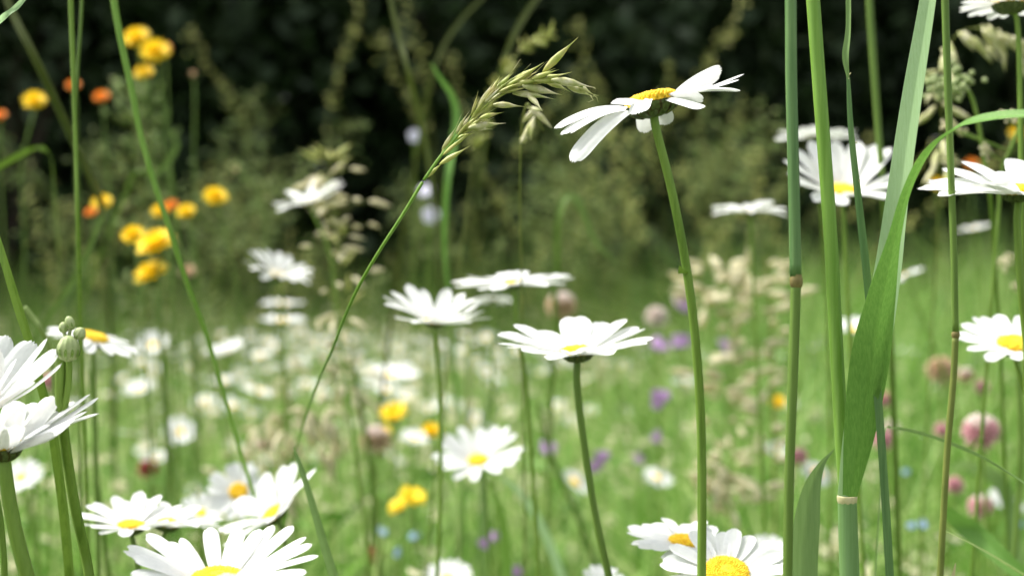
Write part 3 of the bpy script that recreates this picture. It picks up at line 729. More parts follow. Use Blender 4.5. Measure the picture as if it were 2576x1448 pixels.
panicle('beige drooping grass head beside the bottom of the curved stem', 'brome_grass', pth([(1800, 1195, 1.0), (1815, 1170, 1.0), (1790, 1165, 1.0), (1780, 1300, 1.0)]), .02, 30, .016, 'spike_pale', down_=1.2, frac=.35, w=.14, seed=7, droop=.6)
panicle('pale drooping spikelets above the sideways daisy', 'brome_grass', pth([(860, 1085, .95), (800, 1040, .95), (740, 1020, .95), (700, 1060, .95), (690, 1180, .95)]), .022, 46, .017, 'spike_pale', down_=1.6, frac=.5, w=.14, seed=8, droop=.8)
panicle('short pale grass head among the daisies of the drift, arching right', 'brome_grass', pth([(900, 990, 1.3), (820, 940, 1.3), (740, 950, 1.3), (700, 1010, 1.3)]), .05, 70, .020, 'spike_pale', down_=.9, frac=.5, w=.14, seed=9, droop=.5)
panicle('bushy olive grass head beside the pair of lilac twin stalks', 'bent_grass', pth([(345, 250, 1.6), (350, 330, 1.6), (360, 450, 1.6), (370, 700, 1.6)]), .05, 200, .012, 'spike_far', frac=.4, w=.2, seed=10)

# tall seed heads on the bank at the back
bank = []
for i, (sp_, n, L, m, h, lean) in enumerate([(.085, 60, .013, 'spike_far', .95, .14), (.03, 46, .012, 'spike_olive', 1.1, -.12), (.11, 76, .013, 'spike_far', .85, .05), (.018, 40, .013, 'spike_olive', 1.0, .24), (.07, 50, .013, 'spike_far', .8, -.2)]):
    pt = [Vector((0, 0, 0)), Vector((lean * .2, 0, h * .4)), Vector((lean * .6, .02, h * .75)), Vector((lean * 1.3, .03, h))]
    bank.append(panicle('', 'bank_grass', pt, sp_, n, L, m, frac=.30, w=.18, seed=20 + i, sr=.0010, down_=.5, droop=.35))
BL = 'tall seed head grass of the dim blurred bank before the wood'
bi = 0
def bank_at(px, y, h):
    global bi
    j = bi % 5
    if bi >= 5 and h > 1.0: j = (1, 3)[bi % 2]
    p = bank[j]; h0 = (.95, 1.1, .85, 1.0, .8)[j]
    x = (px - 1288) / FPX * y
    if bi < 5: o = p; o.location = (x, y, 0); o.scale = (h / h0,) * 3
    else: o = copy_thing(p, (x, y, 0), random.uniform(-1.1, 1.1), h / h0 * random.uniform(.97, 1.05), tiltx=random.uniform(-.12, .12)); o.rotation_euler.y = random.gauss(0, .24)
    o['label'] = BL; o['group'] = 'seed head grasses on the bank'; bi += 1
for k in range(46):                                   # right of the middle, thick and high
    px = random.gauss(1640, 190); y = random.uniform(1.7, 3.8)
    top = random.triangular(20, 640, 430) if px > 1450 else random.uniform(330, 650)
    if px > 1950: top = random.uniform(380, 620)
    bank_at(px, y, .55 + (600 - top) / FPX * y)
for k in range(34):
    px = random.uniform(60, 620); y = random.uniform(1.6, 3.6); bank_at(px, y, .55 + (600 - random.triangular(300, 720, 520)) / FPX * y)
for k in range(14):
    px = random.uniform(620, 1400); y = random.uniform(1.9, 3.8); bank_at(px, y, .55 + (600 - random.triangular(430, 760, 620)) / FPX * y)
for px, top, y in [(870, 60, 3.4), (930, 10, 3.2), (1150, -20, 3.0), (1070, 60, 3.0), (1270, 0, 2.8), (1480, 10, 3.3), (1610, 30, 3.0), (1230, 180, 3.6), (700, 240, 3.0), (1560, 200, 3.4), (430, 210, 2.4), (330, 190, 2.6), (2290, 560, 3.0), (2450, 600, 3.0), (1760, 250, 3.0)]:
    bank_at(px, y, .55 + (600 - top) / FPX * y)

# ------------------------------------------------------------------ single stalks and leaves
def stalk(label, pts, wpx, m, name='grass_stalk', seg=12, rib=.05, low=None, group=None, nodes=(), tail=True):
    """pts: (px, py, d) from the top down; wpx: width in px at top and at the last given point"""
    if pts[0][1] < 0:
        (x0, y0, d0), (x1, y1, _d) = pts[0], pts[1]
        pts = [(x0 + (x0 - x1) * 500 / max(60, y1 - y0), y0 - 500, d0)] + list(pts)
    q = [P(*p) for p in pts]
    g = down(q, (0, .01)) if tail else q
    rt = root(name, g[-1], label, 'grass', group)
    pp = crom(g, 8); n = len(pp); n0 = (len(q) - 1) * 8
    dm = pts[0][2]; dl = pts[-1][2]
    r0 = wpx[0] / FPX * dm / 2; r1 = wpx[1] / FPX * dl / 2
    rad = [(r0 + (r1 - r0) * min(1, i / n0)) * (min(1, .25 + i / 8) if pts[0][1] < -300 else 1) for i in range(n)]
    st = MB(); tube(st, pp, rad, seg, rib=rib); st.build('stem', m, rt)
    for (px, py, d, wn, hn, mm) in nodes:
        nb = MB(); c = P(px, py, d); r = wn / FPX * d / 2; h = hn / FPX * d / 2
        lathe(nb, c, (0, 0, 1), [(r * .86, -h * 1.15), (r * .97, -h * .8), (r * 1.02, -h * .3), (r * 1.0, h * .4), (r * .93, h * .9), (r * .84, h * 1.1)], 20)
        nb.build('node', mm, rt)
    return rt

def blade(mb, pts, wpx, fold=.25, twist=None, side=(1, 0, 0), nv=7):
    q = [(*P(*p),) for p in pts]
    pp = crom([(*a, w_ / FPX * p[2]) for a, w_, p in zip(q, wpx, pts)], 10)
    tw = None
    if twist: tw = [float(np.interp(i / (len(pp) - 1), np.linspace(0, 1, len(twist)), twist)) for i in range(len(pp))]
    ribbon(mb, [p[:3] for p in pp], [max(.00005, p[3]) for p in pp], side, fold, nv, tw)

stalk('thick blue green stalk with a brown ring node, tallest upright at the right', [(1992, -40, .37), (1992, 200, .37), (1997, 450, .37), (2000, 690, .37)], (29, 31), 'culm', rib=.03, seg=18, tail=False) if False else None
g = down([P(2003, 706, .37), P(1997, 900, .37), (P(1986, 1200, .37)), P(1981, 1470, .37)])
rt = root('grass_stalk', g[-1], 'thick blue green stalk ringed by a brown node, standing upright', 'grass')
a = MB(); tube(a, crom([P(1975, -640, .37), P(1984, -300, .37), P(1989, -40, .37), P(1991, 200, .37), P(1997, 450, .37), P(2002, 694, .37)], 8), [29 / FPX * .37 / 2 * min(1, .2 + i / 14) for i in range(41)], 18, rib=.025); a.build('upper_stem', 'culm', rt)
a = MB(); pp = crom(g, 8); tube(a, pp, [(25 - 1 * min(1, i / 20)) / FPX * .37 / 2 for i in range(len(pp))], 18, rib=.03); a.build('lower_stem', 'stem_dark', rt)
a = MB(); r = 32.5 / FPX * .37 / 2
lathe(a, P(2003, 706, .37), (0, 0, 1), [(r * .72, -.0019), (r * .93, -.0014), (r * 1.02, -.0004), (r * 1.0, .0006), (r * .88, .0011), (r * .86, .0017)], 20); a.build('node', 'node', rt)

# sheathed plant with a light stem, a pale leaf and a bright arching leaf
g = down([P(2131, 1250, .40), P(2134, 1350, .40), P(2138, 1470, .40)])
rt = root('reed_grass', g[-1], 'broad leaved grass plant with a cream collar, pale upright leaf and bright arching leaf', 'grass')
a = MB(); pp = crom(g, 8); tube(a, pp, [(23 + min(1, i / 14) * 1) / FPX * .40 for i in range(len(pp))], 20, rib=.03); a.build('sheath', 'sheath', rt)
a = MB(); r = 24 / FPX * .4; lathe(a, P(2131, 1250, .40), (0, 0, 1), [(r * .96, -.0016), (r * 1.04, -.0009), (r * 1.06, .0002), (r * 1.0, .0006), (r * .9, .0003)], 20); a.build('collar', 'cream', rt)
a = MB(); tube(a, crom([P(1975, -640, .405), P(2015, -320, .405), P(2042, -40, .405), P(2060, 200, .405), P(2087, 560, .405), P(2100, 800, .405), P(2112, 1020, .404), P(2128, 1250, .402)], 8), [34 / FPX * .405 / 2 * min(1, .2 + i / 14) for i in range(57)], 16, rib=.03); a.build('stem', 'culm_light', rt)
a = MB(); blade(a, [(2130, 1252, .40), (2166, 1080, .398), (2202, 900, .396), (2238, 700, .396), (2266, 480, .398), (2300, 240, .40), (2338, 0, .404), (2362, -180, .407), (2400, -420, .41), (2440, -640, .41)], [44, 80, 92, 80, 66, 58, 46, 40, 24, 1], fold=.35, twist=[.1, .25, .35, .3, .2, .1], nv=19); a.build('upright_leaf', 'leaf_pale', rt)
a = MB(); blade(a, [(2138, 1248, .397), (2165, 1080, .392), (2192, 900, .386), (2222, 740, .380), (2252, 600, .374), (2284, 480, .368), (2335, 385, .36), (2410, 322, .35), (2500, 295, .34), (2600, 288, .33), (2700, 300, .32)], [36, 80, 98, 72, 38, 30, 38, 44, 34, 24, 14], fold=.3, twist=[-.2, -.1, .2, .5, .8, .9], nv=17); a.build('arching_leaf', 'leaf', rt)
for k in range(1):
    pass

a_pts = [(2120, -420, .385), (2132, -120, .385), (2136, 60, .385), (2128, 140, .385), (2133, 195, .385)]
g = down([P(2133, 195, .385), P(2140, 330, .385), P(2158, 500, .386), P(2180, 700, .387), (P(2203, 950, .39)), P(2222, 1200, .39), P(2238, 1470, .39)])
rt = root('grass_stalk', g[-1], 'thin flat blade with a frayed kink near the top, right of the light green stem', 'grass')
a = MB(); blade(a, a_pts, [1, 13, 15, 17, 7], fold=.5, nv=5, twist=[.3, .8, .2]); a.build('upper_leaf', 'leaf_blue', rt)
a = MB(); pp = crom(g, 8); ribbon(a, pp, [float(np.interp(i, [0, 4, 20, 56, 70], [9, 13, 20, 22, 24])) / FPX * .387 for i in range(len(pp))], (1, 0, 0), .6, 7); a.build('lower_leaf', 'culm', rt)
a = MB()
for (x0, y0, x1, y1) in [(2135, 190, 2141, 183), (2134, 196, 2139, 205), (2152, 360, 2156, 356), (2160, 455, 2165, 452)]:
    tube(a, [P(x0, y0, .385), P(x1, y1, .385)], [.00025, .00008], 5)
a.build('frayed_edge', 'cream', rt)

rt = stalk('slim upright stalk, dark green above its brown node and yellowish below', [(2376, -60, .43), (2384, 200, .43), (2391, 400, .43), (2399, 620, .43), (2404, 840, .43)], (21, 17), 'stem_dark', nodes=[], tail=False) if False else None
g = down([P(2404, 846, .43), P(2398, 960, .43), P(2384, 1120, .43), P(2373, 1300, .43), P(2364, 1470, .43)])
rt = root('grass_stalk', g[-1], 'slim upright stalk, dark green above a brown node and yellowish below', 'grass')
a = MB(); tube(a, crom([P(2362, -600, .43), P(2374, -120, .43), P(2384, 200, .43), P(2391, 400, .43), P(2399, 620, .43), P(2404, 838, .43)], 8), [(20 - 4 * i / 40) * min(1, .3 + i / 10) / FPX * .43 / 2 for i in range(41)], 14, rib=.03); a.build('upper_stem', 'stem_dark', rt)
a = MB(); pp = crom(g, 8); tube(a, pp, 17 / FPX * .43 / 2, 12, rib=.03); a.build('lower_stem', 'olive', rt)
a = MB(); r = 10.5 / FPX * .43; lathe(a, P(2404, 842, .43), (0, 0, 1), [(r * .8, -.001), (r, -.0004), (r, .0005), (r * .8, .001)], 14); a.build('node', 'node', rt)
a = MB(); blade(a, [(2366, 1328, .432), (2420, 1352, .45), (2500, 1395, .47), (2590, 1450, .48)], [10, 26, 28, 26], fold=.3, twist=[.4, .9]); a.build('leaf', 'leaf_cream', rt)
a = MB(); blade(a, [(2378, 1280, .60), (2440, 1330, .60), (2520, 1400, .59), (2600, 1470, .58)], [34, 52, 44, 36], fold=.3, twist=[.4, .9]); a.build('leaf', 'leaf', rt)

stalk('thin dark blurred stalk between the kinked blade and broad pale leaf', [(2183, -60, .62), (2197, 150, .62), (2210, 330, .62), (2217, 420, .62), (2225, 560, .63)], (20, 16), 'stem_dark')
stalk('pale blurred stalk in front of the dull orange hawkweed', [(176, -60, .50), (180, 60, .50), (186, 220, .50), (191, 380, .50), (196, 560, .50), (203, 780, .52)], (13, 9), 'stem')
stalk('slender stalk leaning against the pale blurred one at the top left', [(208, -60, .52), (203, 60, .52), (195, 180, .52), (190, 320, .52), (192, 480, .53)], (8, 7), 'stem_dark')
rt = stalk('long leaning stalk crossing the yellow blooms down to the lower cluster', [(276, -60, .53), (300, 80, .53), (330, 220, .53), (352, 330, .53), (385, 450, .53), (425, 570, .53), (470, 710, .535), (515, 830, .545), (560, 980, .55), (600, 1120, .56), (622, 1190, .57)], (17, 9), 'culm_light')
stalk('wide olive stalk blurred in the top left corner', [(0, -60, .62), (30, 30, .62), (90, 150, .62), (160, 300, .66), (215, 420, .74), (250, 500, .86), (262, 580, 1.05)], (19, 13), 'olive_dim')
rt = root('meadow_grass', down([P(112, 985, .37)] + [P(150, 1075, .38)])[-1], 'broad green blade rising at the left edge behind the upright petals', 'grass')
a = MB(); g_ = [(-40, 480, .40), (-8, 590, .40), (20, 680, .40), (50, 775, .402), (78, 860, .404), (105, 960, .41), (135, 1080, .42), (165, 1300, .43), (180, 1480, .44)]
blade(a, g_, [10, 17, 22, 26, 27, 28, 28, 28, 26], fold=.5, twist=[0, .3, .2]); a.build('leaf', 'stem', rt)
st = MB(); tube(st, crom(list(map(lambda v: tuple(v), down([P(170, 1400, .44), P(180, 1480, .44)]))), 6), .0014, 8); st.build('stem', 'stem', rt)
rt = root('meadow_grass', down([P(60, 780, .5), P(150, 900, .52)])[-1], 'thin straw coloured curl beside the bud stalk', 'grass')
a = MB(); tube(a, crom([P(62, 772, .5), P(85, 800, .5), P(104, 830, .5), P(125, 880, .51), P(140, 1000, .52), *down([P(150, 1100, .52), P(155, 1200, .53)])], 6), .0009, 8); a.build('stem', 'leaf_cream', rt)

# bud stalk
g = down([P(156, 900, .375), P(152, 1000, .375), P(166, 1130, .38), P(190, 1280, .385), P(214, 1390, .39), P(228, 1470, .39)])
rt = root('bud_stalk', g[-1], 'unopened daisy bud with small buds above it on a thick ribbed stalk', 'bud')
a = MB(); pp = crom(g, 8); tube(a, pp, [24 / FPX * .38 / 2] * len(pp), 12, rib=.09); a.build('stem', 'stem', rt)
a = MB(); tube(a, crom([P(174, 905, .374), P(173, 960, .374), P(166, 1010, .374), P(160, 1060, .377), P(164, 1130, .381)], 6), 16 / FPX * .375 / 2, 10, rib=.09); a.build('branch', 'stem', rt)
def bud(px, py, d, W, H, ax, rt, nr=11):
    ax = Vector(ax).normalized(); c = P(px, py, d); r = W / FPX * d / 2; h = H / FPX * d / 2
    A = MB(); lathe(A, c, ax, [(r * .2, -h), (r * .75, -h * .8), (r, -h * .25), (r * .97, h * .2), (r * .7, h * .7), (r * .3, h * .95), (.00005, h)], 44, nr, .045)
    o = A.build('bud', 'bud', rt)
    B = MB(); a_ = ax.orthogonal().normalized(); b_ = ax.cross(a_)
    for k in range(nr):
        p = 2 * math.pi * k / nr; dv = a_ * math.cos(p) + b_ * math.sin(p)
        petal(B, [c - ax * h * .93 + dv * r * .5, c - ax * h * .45 + dv * r * .99, c + ax * h * .0 + dv * r * 1.05], r * .26, ax.cross(dv), nu=4, nv=3, notch=0, curl=-.2)
    sub(B, 'bracts', 'stem', o)
bud(172, 876, .372, 55, 66, (.05, 0, 1), rt)
bud(160, 823, .374, 24, 28, (-.1, 0, 1), rt, 7); bud(176, 812, .374, 25, 36, (-.3, 0, 1), rt, 7); bud(201, 838, .373, 30, 32, (.5, -.3, 1), rt, 8)
a = MB()
for x, y in [(160, 834), (177, 826), (194, 850)]: tube(a, [P(x, y, .374), P(170, 862, .375)], 9 / FPX * .374 / 2, 7)
a.build('bud_stalks', 'bud', rt)

# loose leaves
def leafthing(label, pts, wpx, m, fold=.25, twist=None, name='meadow_grass', nv=7):
    q = [P(*p) for p in pts]
    g = down(q[-2:])
    rt = root(name, g[-1], label, 'grass')
    mb = MB()
    pp = crom([(*a, w_ / FPX * p[2]) for a, w_, p in zip(q, wpx, pts)] + [(*v, wpx[-1] / FPX * pts[-1][2] * (1 - .5 * k / len(g))) for k, v in enumerate(g[2:])], 8)
    tw = [float(np.interp(i / (len(pp) - 1), np.linspace(0, 1, len(twist)), twist)) for i in range(len(pp))] if twist else None
    ribbon(mb, [p[:3] for p in pp], [max(.00005, p[3]) for p in pp], (1, 0, 0), fold, nv, tw)
    mb.build('leaf', m, rt); return rt
leafthing('green blade tip cutting the top left corner', [(75, -20, .40), (40, 20, .40), (0, 50, .40), (-60, 110, .41), (-120, 220, .42)], [10, 15, 15, 16, 18], 'leaf_pale')
leafthing('pale grey green leaf tip blurred over the sideways daisy', [(738, 1122, .46), (752, 1160, .46), (775, 1230, .46), (802, 1320, .462), (826, 1400, .465), (848, 1470, .468)], [1, 11, 16, 20, 23, 25], 'leaf_blue', fold=.4)
leafthing('dark broad leaf with a pointed tip, left of the cream collared sheath', [(2100, 1128, .42), (2068, 1165, .42), (2042, 1225, .42), (2028, 1310, .42), (2020, 1400, .42), (2018, 1480, .42)], [1, 16, 44, 66, 72, 72], 'leaf_blue', fold=.3, nv=9)
leafthing('slender leaf arching out to the right edge behind the slim stalk', [(2700, 1290, .44), (2576, 1210, .44), (2480, 1150, .445), (2400, 1115, .45), (2320, 1088, .455), (2250, 1076, .46), (2225, 1090, .46), (2215, 1250, .47)], [24, 26, 24, 20, 14, 8, 6, 8], 'leaf_blue', fold=.3, twist=[1.1, 1.2, 1.2, .5, 0])
leafthing('bright green leaf bent at its shoulder in the dark middle', [(1085, 160, .80), (1110, 200, .80), (1140, 245, .80), (1150, 300, .80), (1138, 380, .80), (1125, 480, .80), (1120, 620, .82), (1130, 740, .85)], [4, 12, 18, 25, 27, 25, 20, 16], 'leaf', twist=[.2, 1.0, .3, 0])
leafthing('blurred green leaf hooked over, below the oat heads', [(1555, 665, .95), (1500, 610, .95), (1470, 540, .95), (1450, 500, .95), (1420, 500, .95), (1405, 560, .95), (1400, 680, .96)], [3, 12, 18, 22, 20, 18, 16], 'stem_dark', twist=[.2, .8, .3])
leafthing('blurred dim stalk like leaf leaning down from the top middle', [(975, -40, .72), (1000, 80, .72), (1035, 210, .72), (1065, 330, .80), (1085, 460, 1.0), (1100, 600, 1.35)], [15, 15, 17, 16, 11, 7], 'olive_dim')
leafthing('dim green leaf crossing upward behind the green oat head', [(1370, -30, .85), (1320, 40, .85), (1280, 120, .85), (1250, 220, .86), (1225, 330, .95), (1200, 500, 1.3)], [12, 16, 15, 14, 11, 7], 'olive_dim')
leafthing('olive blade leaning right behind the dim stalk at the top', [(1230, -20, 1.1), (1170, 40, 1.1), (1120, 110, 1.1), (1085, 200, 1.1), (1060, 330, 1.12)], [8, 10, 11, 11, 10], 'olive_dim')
leafthing('blurred green blade reaching from the left edge to the yellow hawkbits', [(-60, 450, .8), (0, 420, .8), (50, 392, .8), (100, 372, .8), (130, 400, .8), (140, 520, .82)], [26, 26, 24, 14, 16, 20], 'stem', twist=[1.2, 1.2, .4])
leafthing('blurred leaf leaning left below the dark orange hawkweed', [(262, 540, .8), (235, 600, .8), (200, 680, .8), (165, 740, .8), (130, 790, .8)], [6, 12, 16, 18, 18], 'stem_dark')
leafthing('long blurred leaf falling left from the yellow hawkbits', [(430, 330, 1.1), (445, 365, 1.1), (420, 410, 1.1), (385, 440, 1.1), (340, 430, 1.1), (310, 500, 1.15)], [3, 12, 14, 14, 12, 10], 'stem_dark')
leafthing('pale curved blade behind the viewer facing daisy', [(1255, 960, 1.2), (1230, 1010, 1.2), (1218, 1060, 1.2), (1215, 1150, 1.2), (1215, 1280, 1.2)], [3, 14, 18, 18, 18], 'leaf_blue')
leafthing('arched blade right of the viewer facing daisy', [(1262, 1200, .9), (1300, 1230, .9), (1345, 1290, .9), (1380, 1360, .9), (1410, 1440, .9)], [6, 14, 20, 22, 22], 'leaf_pale')
leafthing('yellowish upright blade in the bottom middle', [(1232, 1210, .8), (1260, 1290, .8), (1272, 1370, .8), (1275, 1460, .8)], [8, 18, 26, 30], 'culm_light')
stalk('thin dark stalk left of the straight dark stem', [(1355, 1010, .95), (1370, 1090, .95), (1400, 1180, .95), (1450, 1290, .95), (1490, 1400, .95)], (10, 14), 'stem_dark')
stalk('thin stalk below the drift, left of the viewer facing daisy', [(882, 900, 1.0), (900, 980, 1.0), (918, 1080, 1.0), (935, 1200, 1.0), (945, 1330, 1.0)], (12, 12), 'stem_dark')
stalk('pair of faint stems under the faded daisy', [(225, 930, .75), (238, 1060, .75), (240, 1180, .75), (255, 1300, .76)], (12, 13), 'stem_dark')
stalk('pale upright stem in the drift, left of the long flat daisy stem', [(1180, 850, 1.0), (1178, 940, 1.0), (1172, 1040, 1.0)], (10, 12), 'leaf_cream')
stalk('stem at the bottom left corner under the thick daisy stem', [(-10, 1240, .38), (0, 1300, .38), (8, 1380, .38), (12, 1470, .38)], (14, 16), 'stem')
stalk('thin brown seed stalk between the curved stem and thick blue green stalk', [(1928, 640, 1.2), (1932, 700, 1.2), (1940, 780, 1.2), (1942, 860, 1.2)], (9, 9), 'olive')
stalk('dark thin stem beside the clover with the pale tip', [(2560, 900, .7), (2568, 1100, .7), (2560, 1300, .7), (2545, 1470, .7)], (14, 16), 'stem_dark')
leafthing('tiny dry blade tip at the bottom beside the slim stalk', [(2404, 1415, .41), (2398, 1445, .41), (2390, 1480, .41)], [2, 9, 12], 'cream')
leafthing('soft grey green leaf in the meadow at the foot of the right clovers', [(2375, 1190, 1.0), (2430, 1170, 1.0), (2500, 1190, 1.0), (2540, 1260, 1.0), (2560, 1400, 1.0)], [10, 50, 54, 44, 40], 'leaf_blue', twist=[1.0, .8, .3])

# branching bedstraw behind the slim stalk
def bedstraw(label, pts, tips, r, m='spike_pale'):
    q = [P(*p) for p in pts]; g = down(q)
    rt = root('bedstraw', g[-1], label, 'wildflower')
    a = MB(); tube(a, crom(g, 6), 10 / FPX * pts[0][2] / 2, 8)
    b = MB()
    for (px, py, ax_, ay_) in tips:
        d = pts[0][2]; c = P(px, py, d + random.uniform(-.01, .01)); tube(a, [P(ax_, ay_, d), c], .0004, 5)
        for k in range(9):
            ellipsoid(b, c + Vector((random.gauss(0, 1), random.gauss(0, 1), random.gauss(0, 1))) * r * .5, (r * .3,) * 3, (0, 0, 1), 6, 4)
    a.build('stem', 'stem', rt); b.build('flower_buds', m, rt)
bedstraw('pale green cluster of tiny buds on a bent stem behind the slim stalk', [(2415, 215, .6), (2440, 235, .6), (2460, 300, .6), (2475, 400, .6), (2490, 480, .6), (2500, 620, .62)],
         [(2408, 180, 2415, 215), (2385, 205, 2415, 215), (2430, 205, 2430, 225), (2355, 225, 2415, 218), (2372, 240, 2415, 220), (2412, 240, 2420, 222), (2340, 205, 2415, 215)], .0042, 'bud')
bedstraw('sprig of tiny whitish buds along the top of the arching leaf', [(2575, 290, .6), (2560, 330, .6), (2540, 380, .6), (2520, 430, .6), (2510, 560, .6)],
         [(2530, 290, 2565, 330), (2380, 322, 2540, 380), (2420, 330, 2540, 380), (2470, 372, 2530, 410), (2490, 385, 2530, 410), (2560, 300, 2565, 330)], .0026)
bedstraw('fine white sprig below the daisy with the yellow disc at the right edge', [(2545, 640, .8), (2560, 700, .8), (2570, 800, .8)],
         [(2520, 665, 2560, 690), (2545, 650, 2555, 680), (2570, 640, 2560, 690), (2560, 720, 2565, 740)], .004)

# ------------------------------------------------------------------ the setting
def np_mesh(name, V, F, m, tint=None, kind='stuff', label=None, cat=None, smooth=False):
    me = bpy.data.meshes.new(name)
    me.vertices.add(len(V)); me.vertices.foreach_set('co', V.astype(np.float32).ravel())
    k = F.shape[1]
    me.loops.add(F.size); me.loops.foreach_set('vertex_index', F.astype(np.int32).ravel())
    me.polygons.add(len(F)); me.polygons.foreach_set('loop_start', np.arange(0, F.size, k, dtype=np.int32))
    me.polygons.foreach_set('loop_total', np.full(len(F), k, dtype=np.int32))
    if tint is not None:
        at = me.attributes.new('tint', 'FLOAT', 'POINT'); at.data.foreach_set('value', tint.astype(np.float32))
    me.update(calc_edges=True); me.validate()
    me.materials.append(M[m])
    if smooth: me.polygons.foreach_set('use_smooth', [True] * len(me.polygons))
    o = bpy.data.objects.new(name, me); S.collection.objects.link(o)
    if kind: o['kind'] = kind
    if label: o['label'] = label; o['category'] = cat
    return o

def blades(X, Y, H, W, tint, bend=.35, seg=4):
    n = len(X); az = rng.uniform(0, 2 * np.pi, n); fa = rng.uniform(0, np.pi, n); bd = rng.normal(0, bend, n) * H + .12 * H
    V = np.zeros((n, (seg + 1) * 2, 3))
    for i in range(seg + 1):
        t = i / seg
        off = bd * t ** 2.2
        cx, cy = X + np.cos(az) * off, Y + np.sin(az) * off
        cz = H * (t - .18 * np.abs(bd / H) * t ** 3)
        ww = W * (1 - t ** 1.8) * .5 + .0002
        for s, j in ((-1, 0), (1, 1)):
            V[:, i * 2 + j, 0] = cx + s * ww * np.cos(fa); V[:, i * 2 + j, 1] = cy + s * ww * np.sin(fa); V[:, i * 2 + j, 2] = cz
    F = []
    for i in range(seg):
        F.append([i * 2, i * 2 + 1, i * 2 + 3, i * 2 + 2])
    F = np.array(F)[None] + (np.arange(n) * (seg + 1) * 2)[:, None, None]
    return V.reshape(-1, 3), F.reshape(-1, 4), np.repeat(tint, (seg + 1) * 2)

def field(n, y0, y1, hmin, hmax, wmin, wmax, tm, ts, bend=.35, xs=.42, pad=.5):
    Y = y0 + (y1 - y0) * rng.random(n) ** .8
    X = (rng.random(n) * 2 - 1) * (xs * Y + pad)
    cl = np.sin(X * 9 + 1.3 * np.sin(Y * 7)) * np.cos(Y * 8 + 1.7 * np.sin(X * 5))     # clumps
    H = rng.uniform(hmin, hmax, n) * (1 + .18 * cl)
    return X, Y, H, rng.uniform(wmin, wmax, n), np.clip(rng.normal(tm, ts, n) + .1 * cl, 0, 1)

X, Y, H, W_, t_ = field(130000, .45, 5.6, .08, .29, .002, .006, .46, .28)
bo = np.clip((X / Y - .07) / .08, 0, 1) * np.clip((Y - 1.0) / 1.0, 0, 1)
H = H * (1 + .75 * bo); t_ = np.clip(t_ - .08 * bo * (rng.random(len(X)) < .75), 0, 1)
pt_ = np.sin(X * 13 + 2.1 * np.sin(Y * 5)) * np.sin(Y * 11 + 1.5 * np.cos(X * 6)) + .5 * np.sin(X * 31 + Y * 17) * np.cos(Y * 27)
k_ = pt_ + rng.normal(0, .35, len(X)) > -.25
t_ = np.clip(t_ + .16 * pt_, 0, 1); H = H * (1 + .22 * pt_)
X, Y, H, W_, t_ = X[k_], Y[k_], H[k_], W_[k_], t_[k_]
X2, Y2, H2, W2, t2 = field(4200, .95, 3.4, .18, .38, .004, .010, .42, .40)
X3, Y3, H3, W3, t3 = field(8000, 1.15, 4.8, .26, .46, .0014, .0028, .68, .28)
H3 = np.minimum(H3, .55 - (.045 + np.abs(rng.normal(0, .02, len(Y3)))) * Y3)
X, Y, H, W_, t_ = [np.concatenate(q) for q in ((X, X2, X3), (Y, Y2, Y3), (H, H2, H3), (W_, W2, W3), (t_, np.clip(t2, 0, 1), np.clip(t3, 0, 1)))]
V, F, T = blades(X, Y, H, W_, t_, bend=.75, seg=5)
np_mesh('grass', V, F, 'grass', T, 'stuff', 'soft blurred green meadow grass filling the ground between the flowers', 'grass')
X, Y, H, W_, t_ = field(15000, 2.6, 6.2, .22, .42, .003, .006, .45, .28, bend=.25)
H = H * (1 + .25 * np.clip((Y - 3) / 2, 0, 1)) * (1 + .45 * np.sin(X * 2.3 + 1) * np.sin(Y * 1.9 + X))
V, F, T = blades(X, Y, H, W_, t_, bend=.22)
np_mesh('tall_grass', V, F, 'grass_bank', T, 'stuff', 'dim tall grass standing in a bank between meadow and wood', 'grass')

n = 70000
Y = .5 + 4.8 * rng.random(n) ** .8
X = (rng.random(n) * 2 - 1) * (.42 * Y + .5)
hl = rng.uniform(.01, .20, n) * (.8 + .4 * np.sin(X * 11 + Y * 3) * np.cos(Y * 9 - X * 4))
def leafcloud(C, size, flat=.5):
    n = len(C)
    a = rng.normal(size=(n, 3)); a /= np.linalg.norm(a, axis=1)[:, None]
    b = rng.normal(size=(n, 3)); b -= a * (a * b).sum(1)[:, None]; b /= np.linalg.norm(b, axis=1)[:, None]
    s = size * rng.uniform(.6, 1.3, n)[:, None]
    V = np.stack([C - a * s, C + b * s * flat, C + a * s, C - b * s * flat], 1)
    return V.reshape(-1, 3), (np.arange(n)[:, None] * 4 + np.arange(4)[None]), np.repeat(np.clip(rng.normal(.45, .25, n), 0, 1), 4)
C1 = np.stack([X, Y, hl], 1)
V, F, T = leafcloud(C1, .009, .55)
V2, F2, T2 = leafcloud(C1[:9000] + np.array([0, 0, .07]), .022, .24)
V, F, T = np.concatenate([V, V2]), np.concatenate([F, F2 + len(V)]), np.concatenate([T, T2])
np_mesh('low_foliage', V, F, 'grass', T, 'stuff', 'small light green leaves of low herbs among the meadow grass', 'foliage')

n = 8500
Y = .9 + 4.6 * rng.random(n) ** .75
X = (rng.random(n) * 2 - 1) * (.42 * Y + .4)
keep = (np.sin(X * 7 + 2 * np.sin(Y * 3)) * np.cos(Y * 5 + X * 2) + rng.normal(0, .6, n)) > .1
C = np.stack([X, Y, rng.uniform(.12, .33, n)], 1)[keep]
C = (C[:, None, :] + rng.normal(0, .006, (len(C), 7, 3))).reshape(-1, 3)
V, F, T = leafcloud(C, .007, .45)
np_mesh('seed_specks', V, F, 'spike_pale', T, 'stuff', 'cream seed tufts of meadow grasses scattered as blurred flecks', 'seed heads')

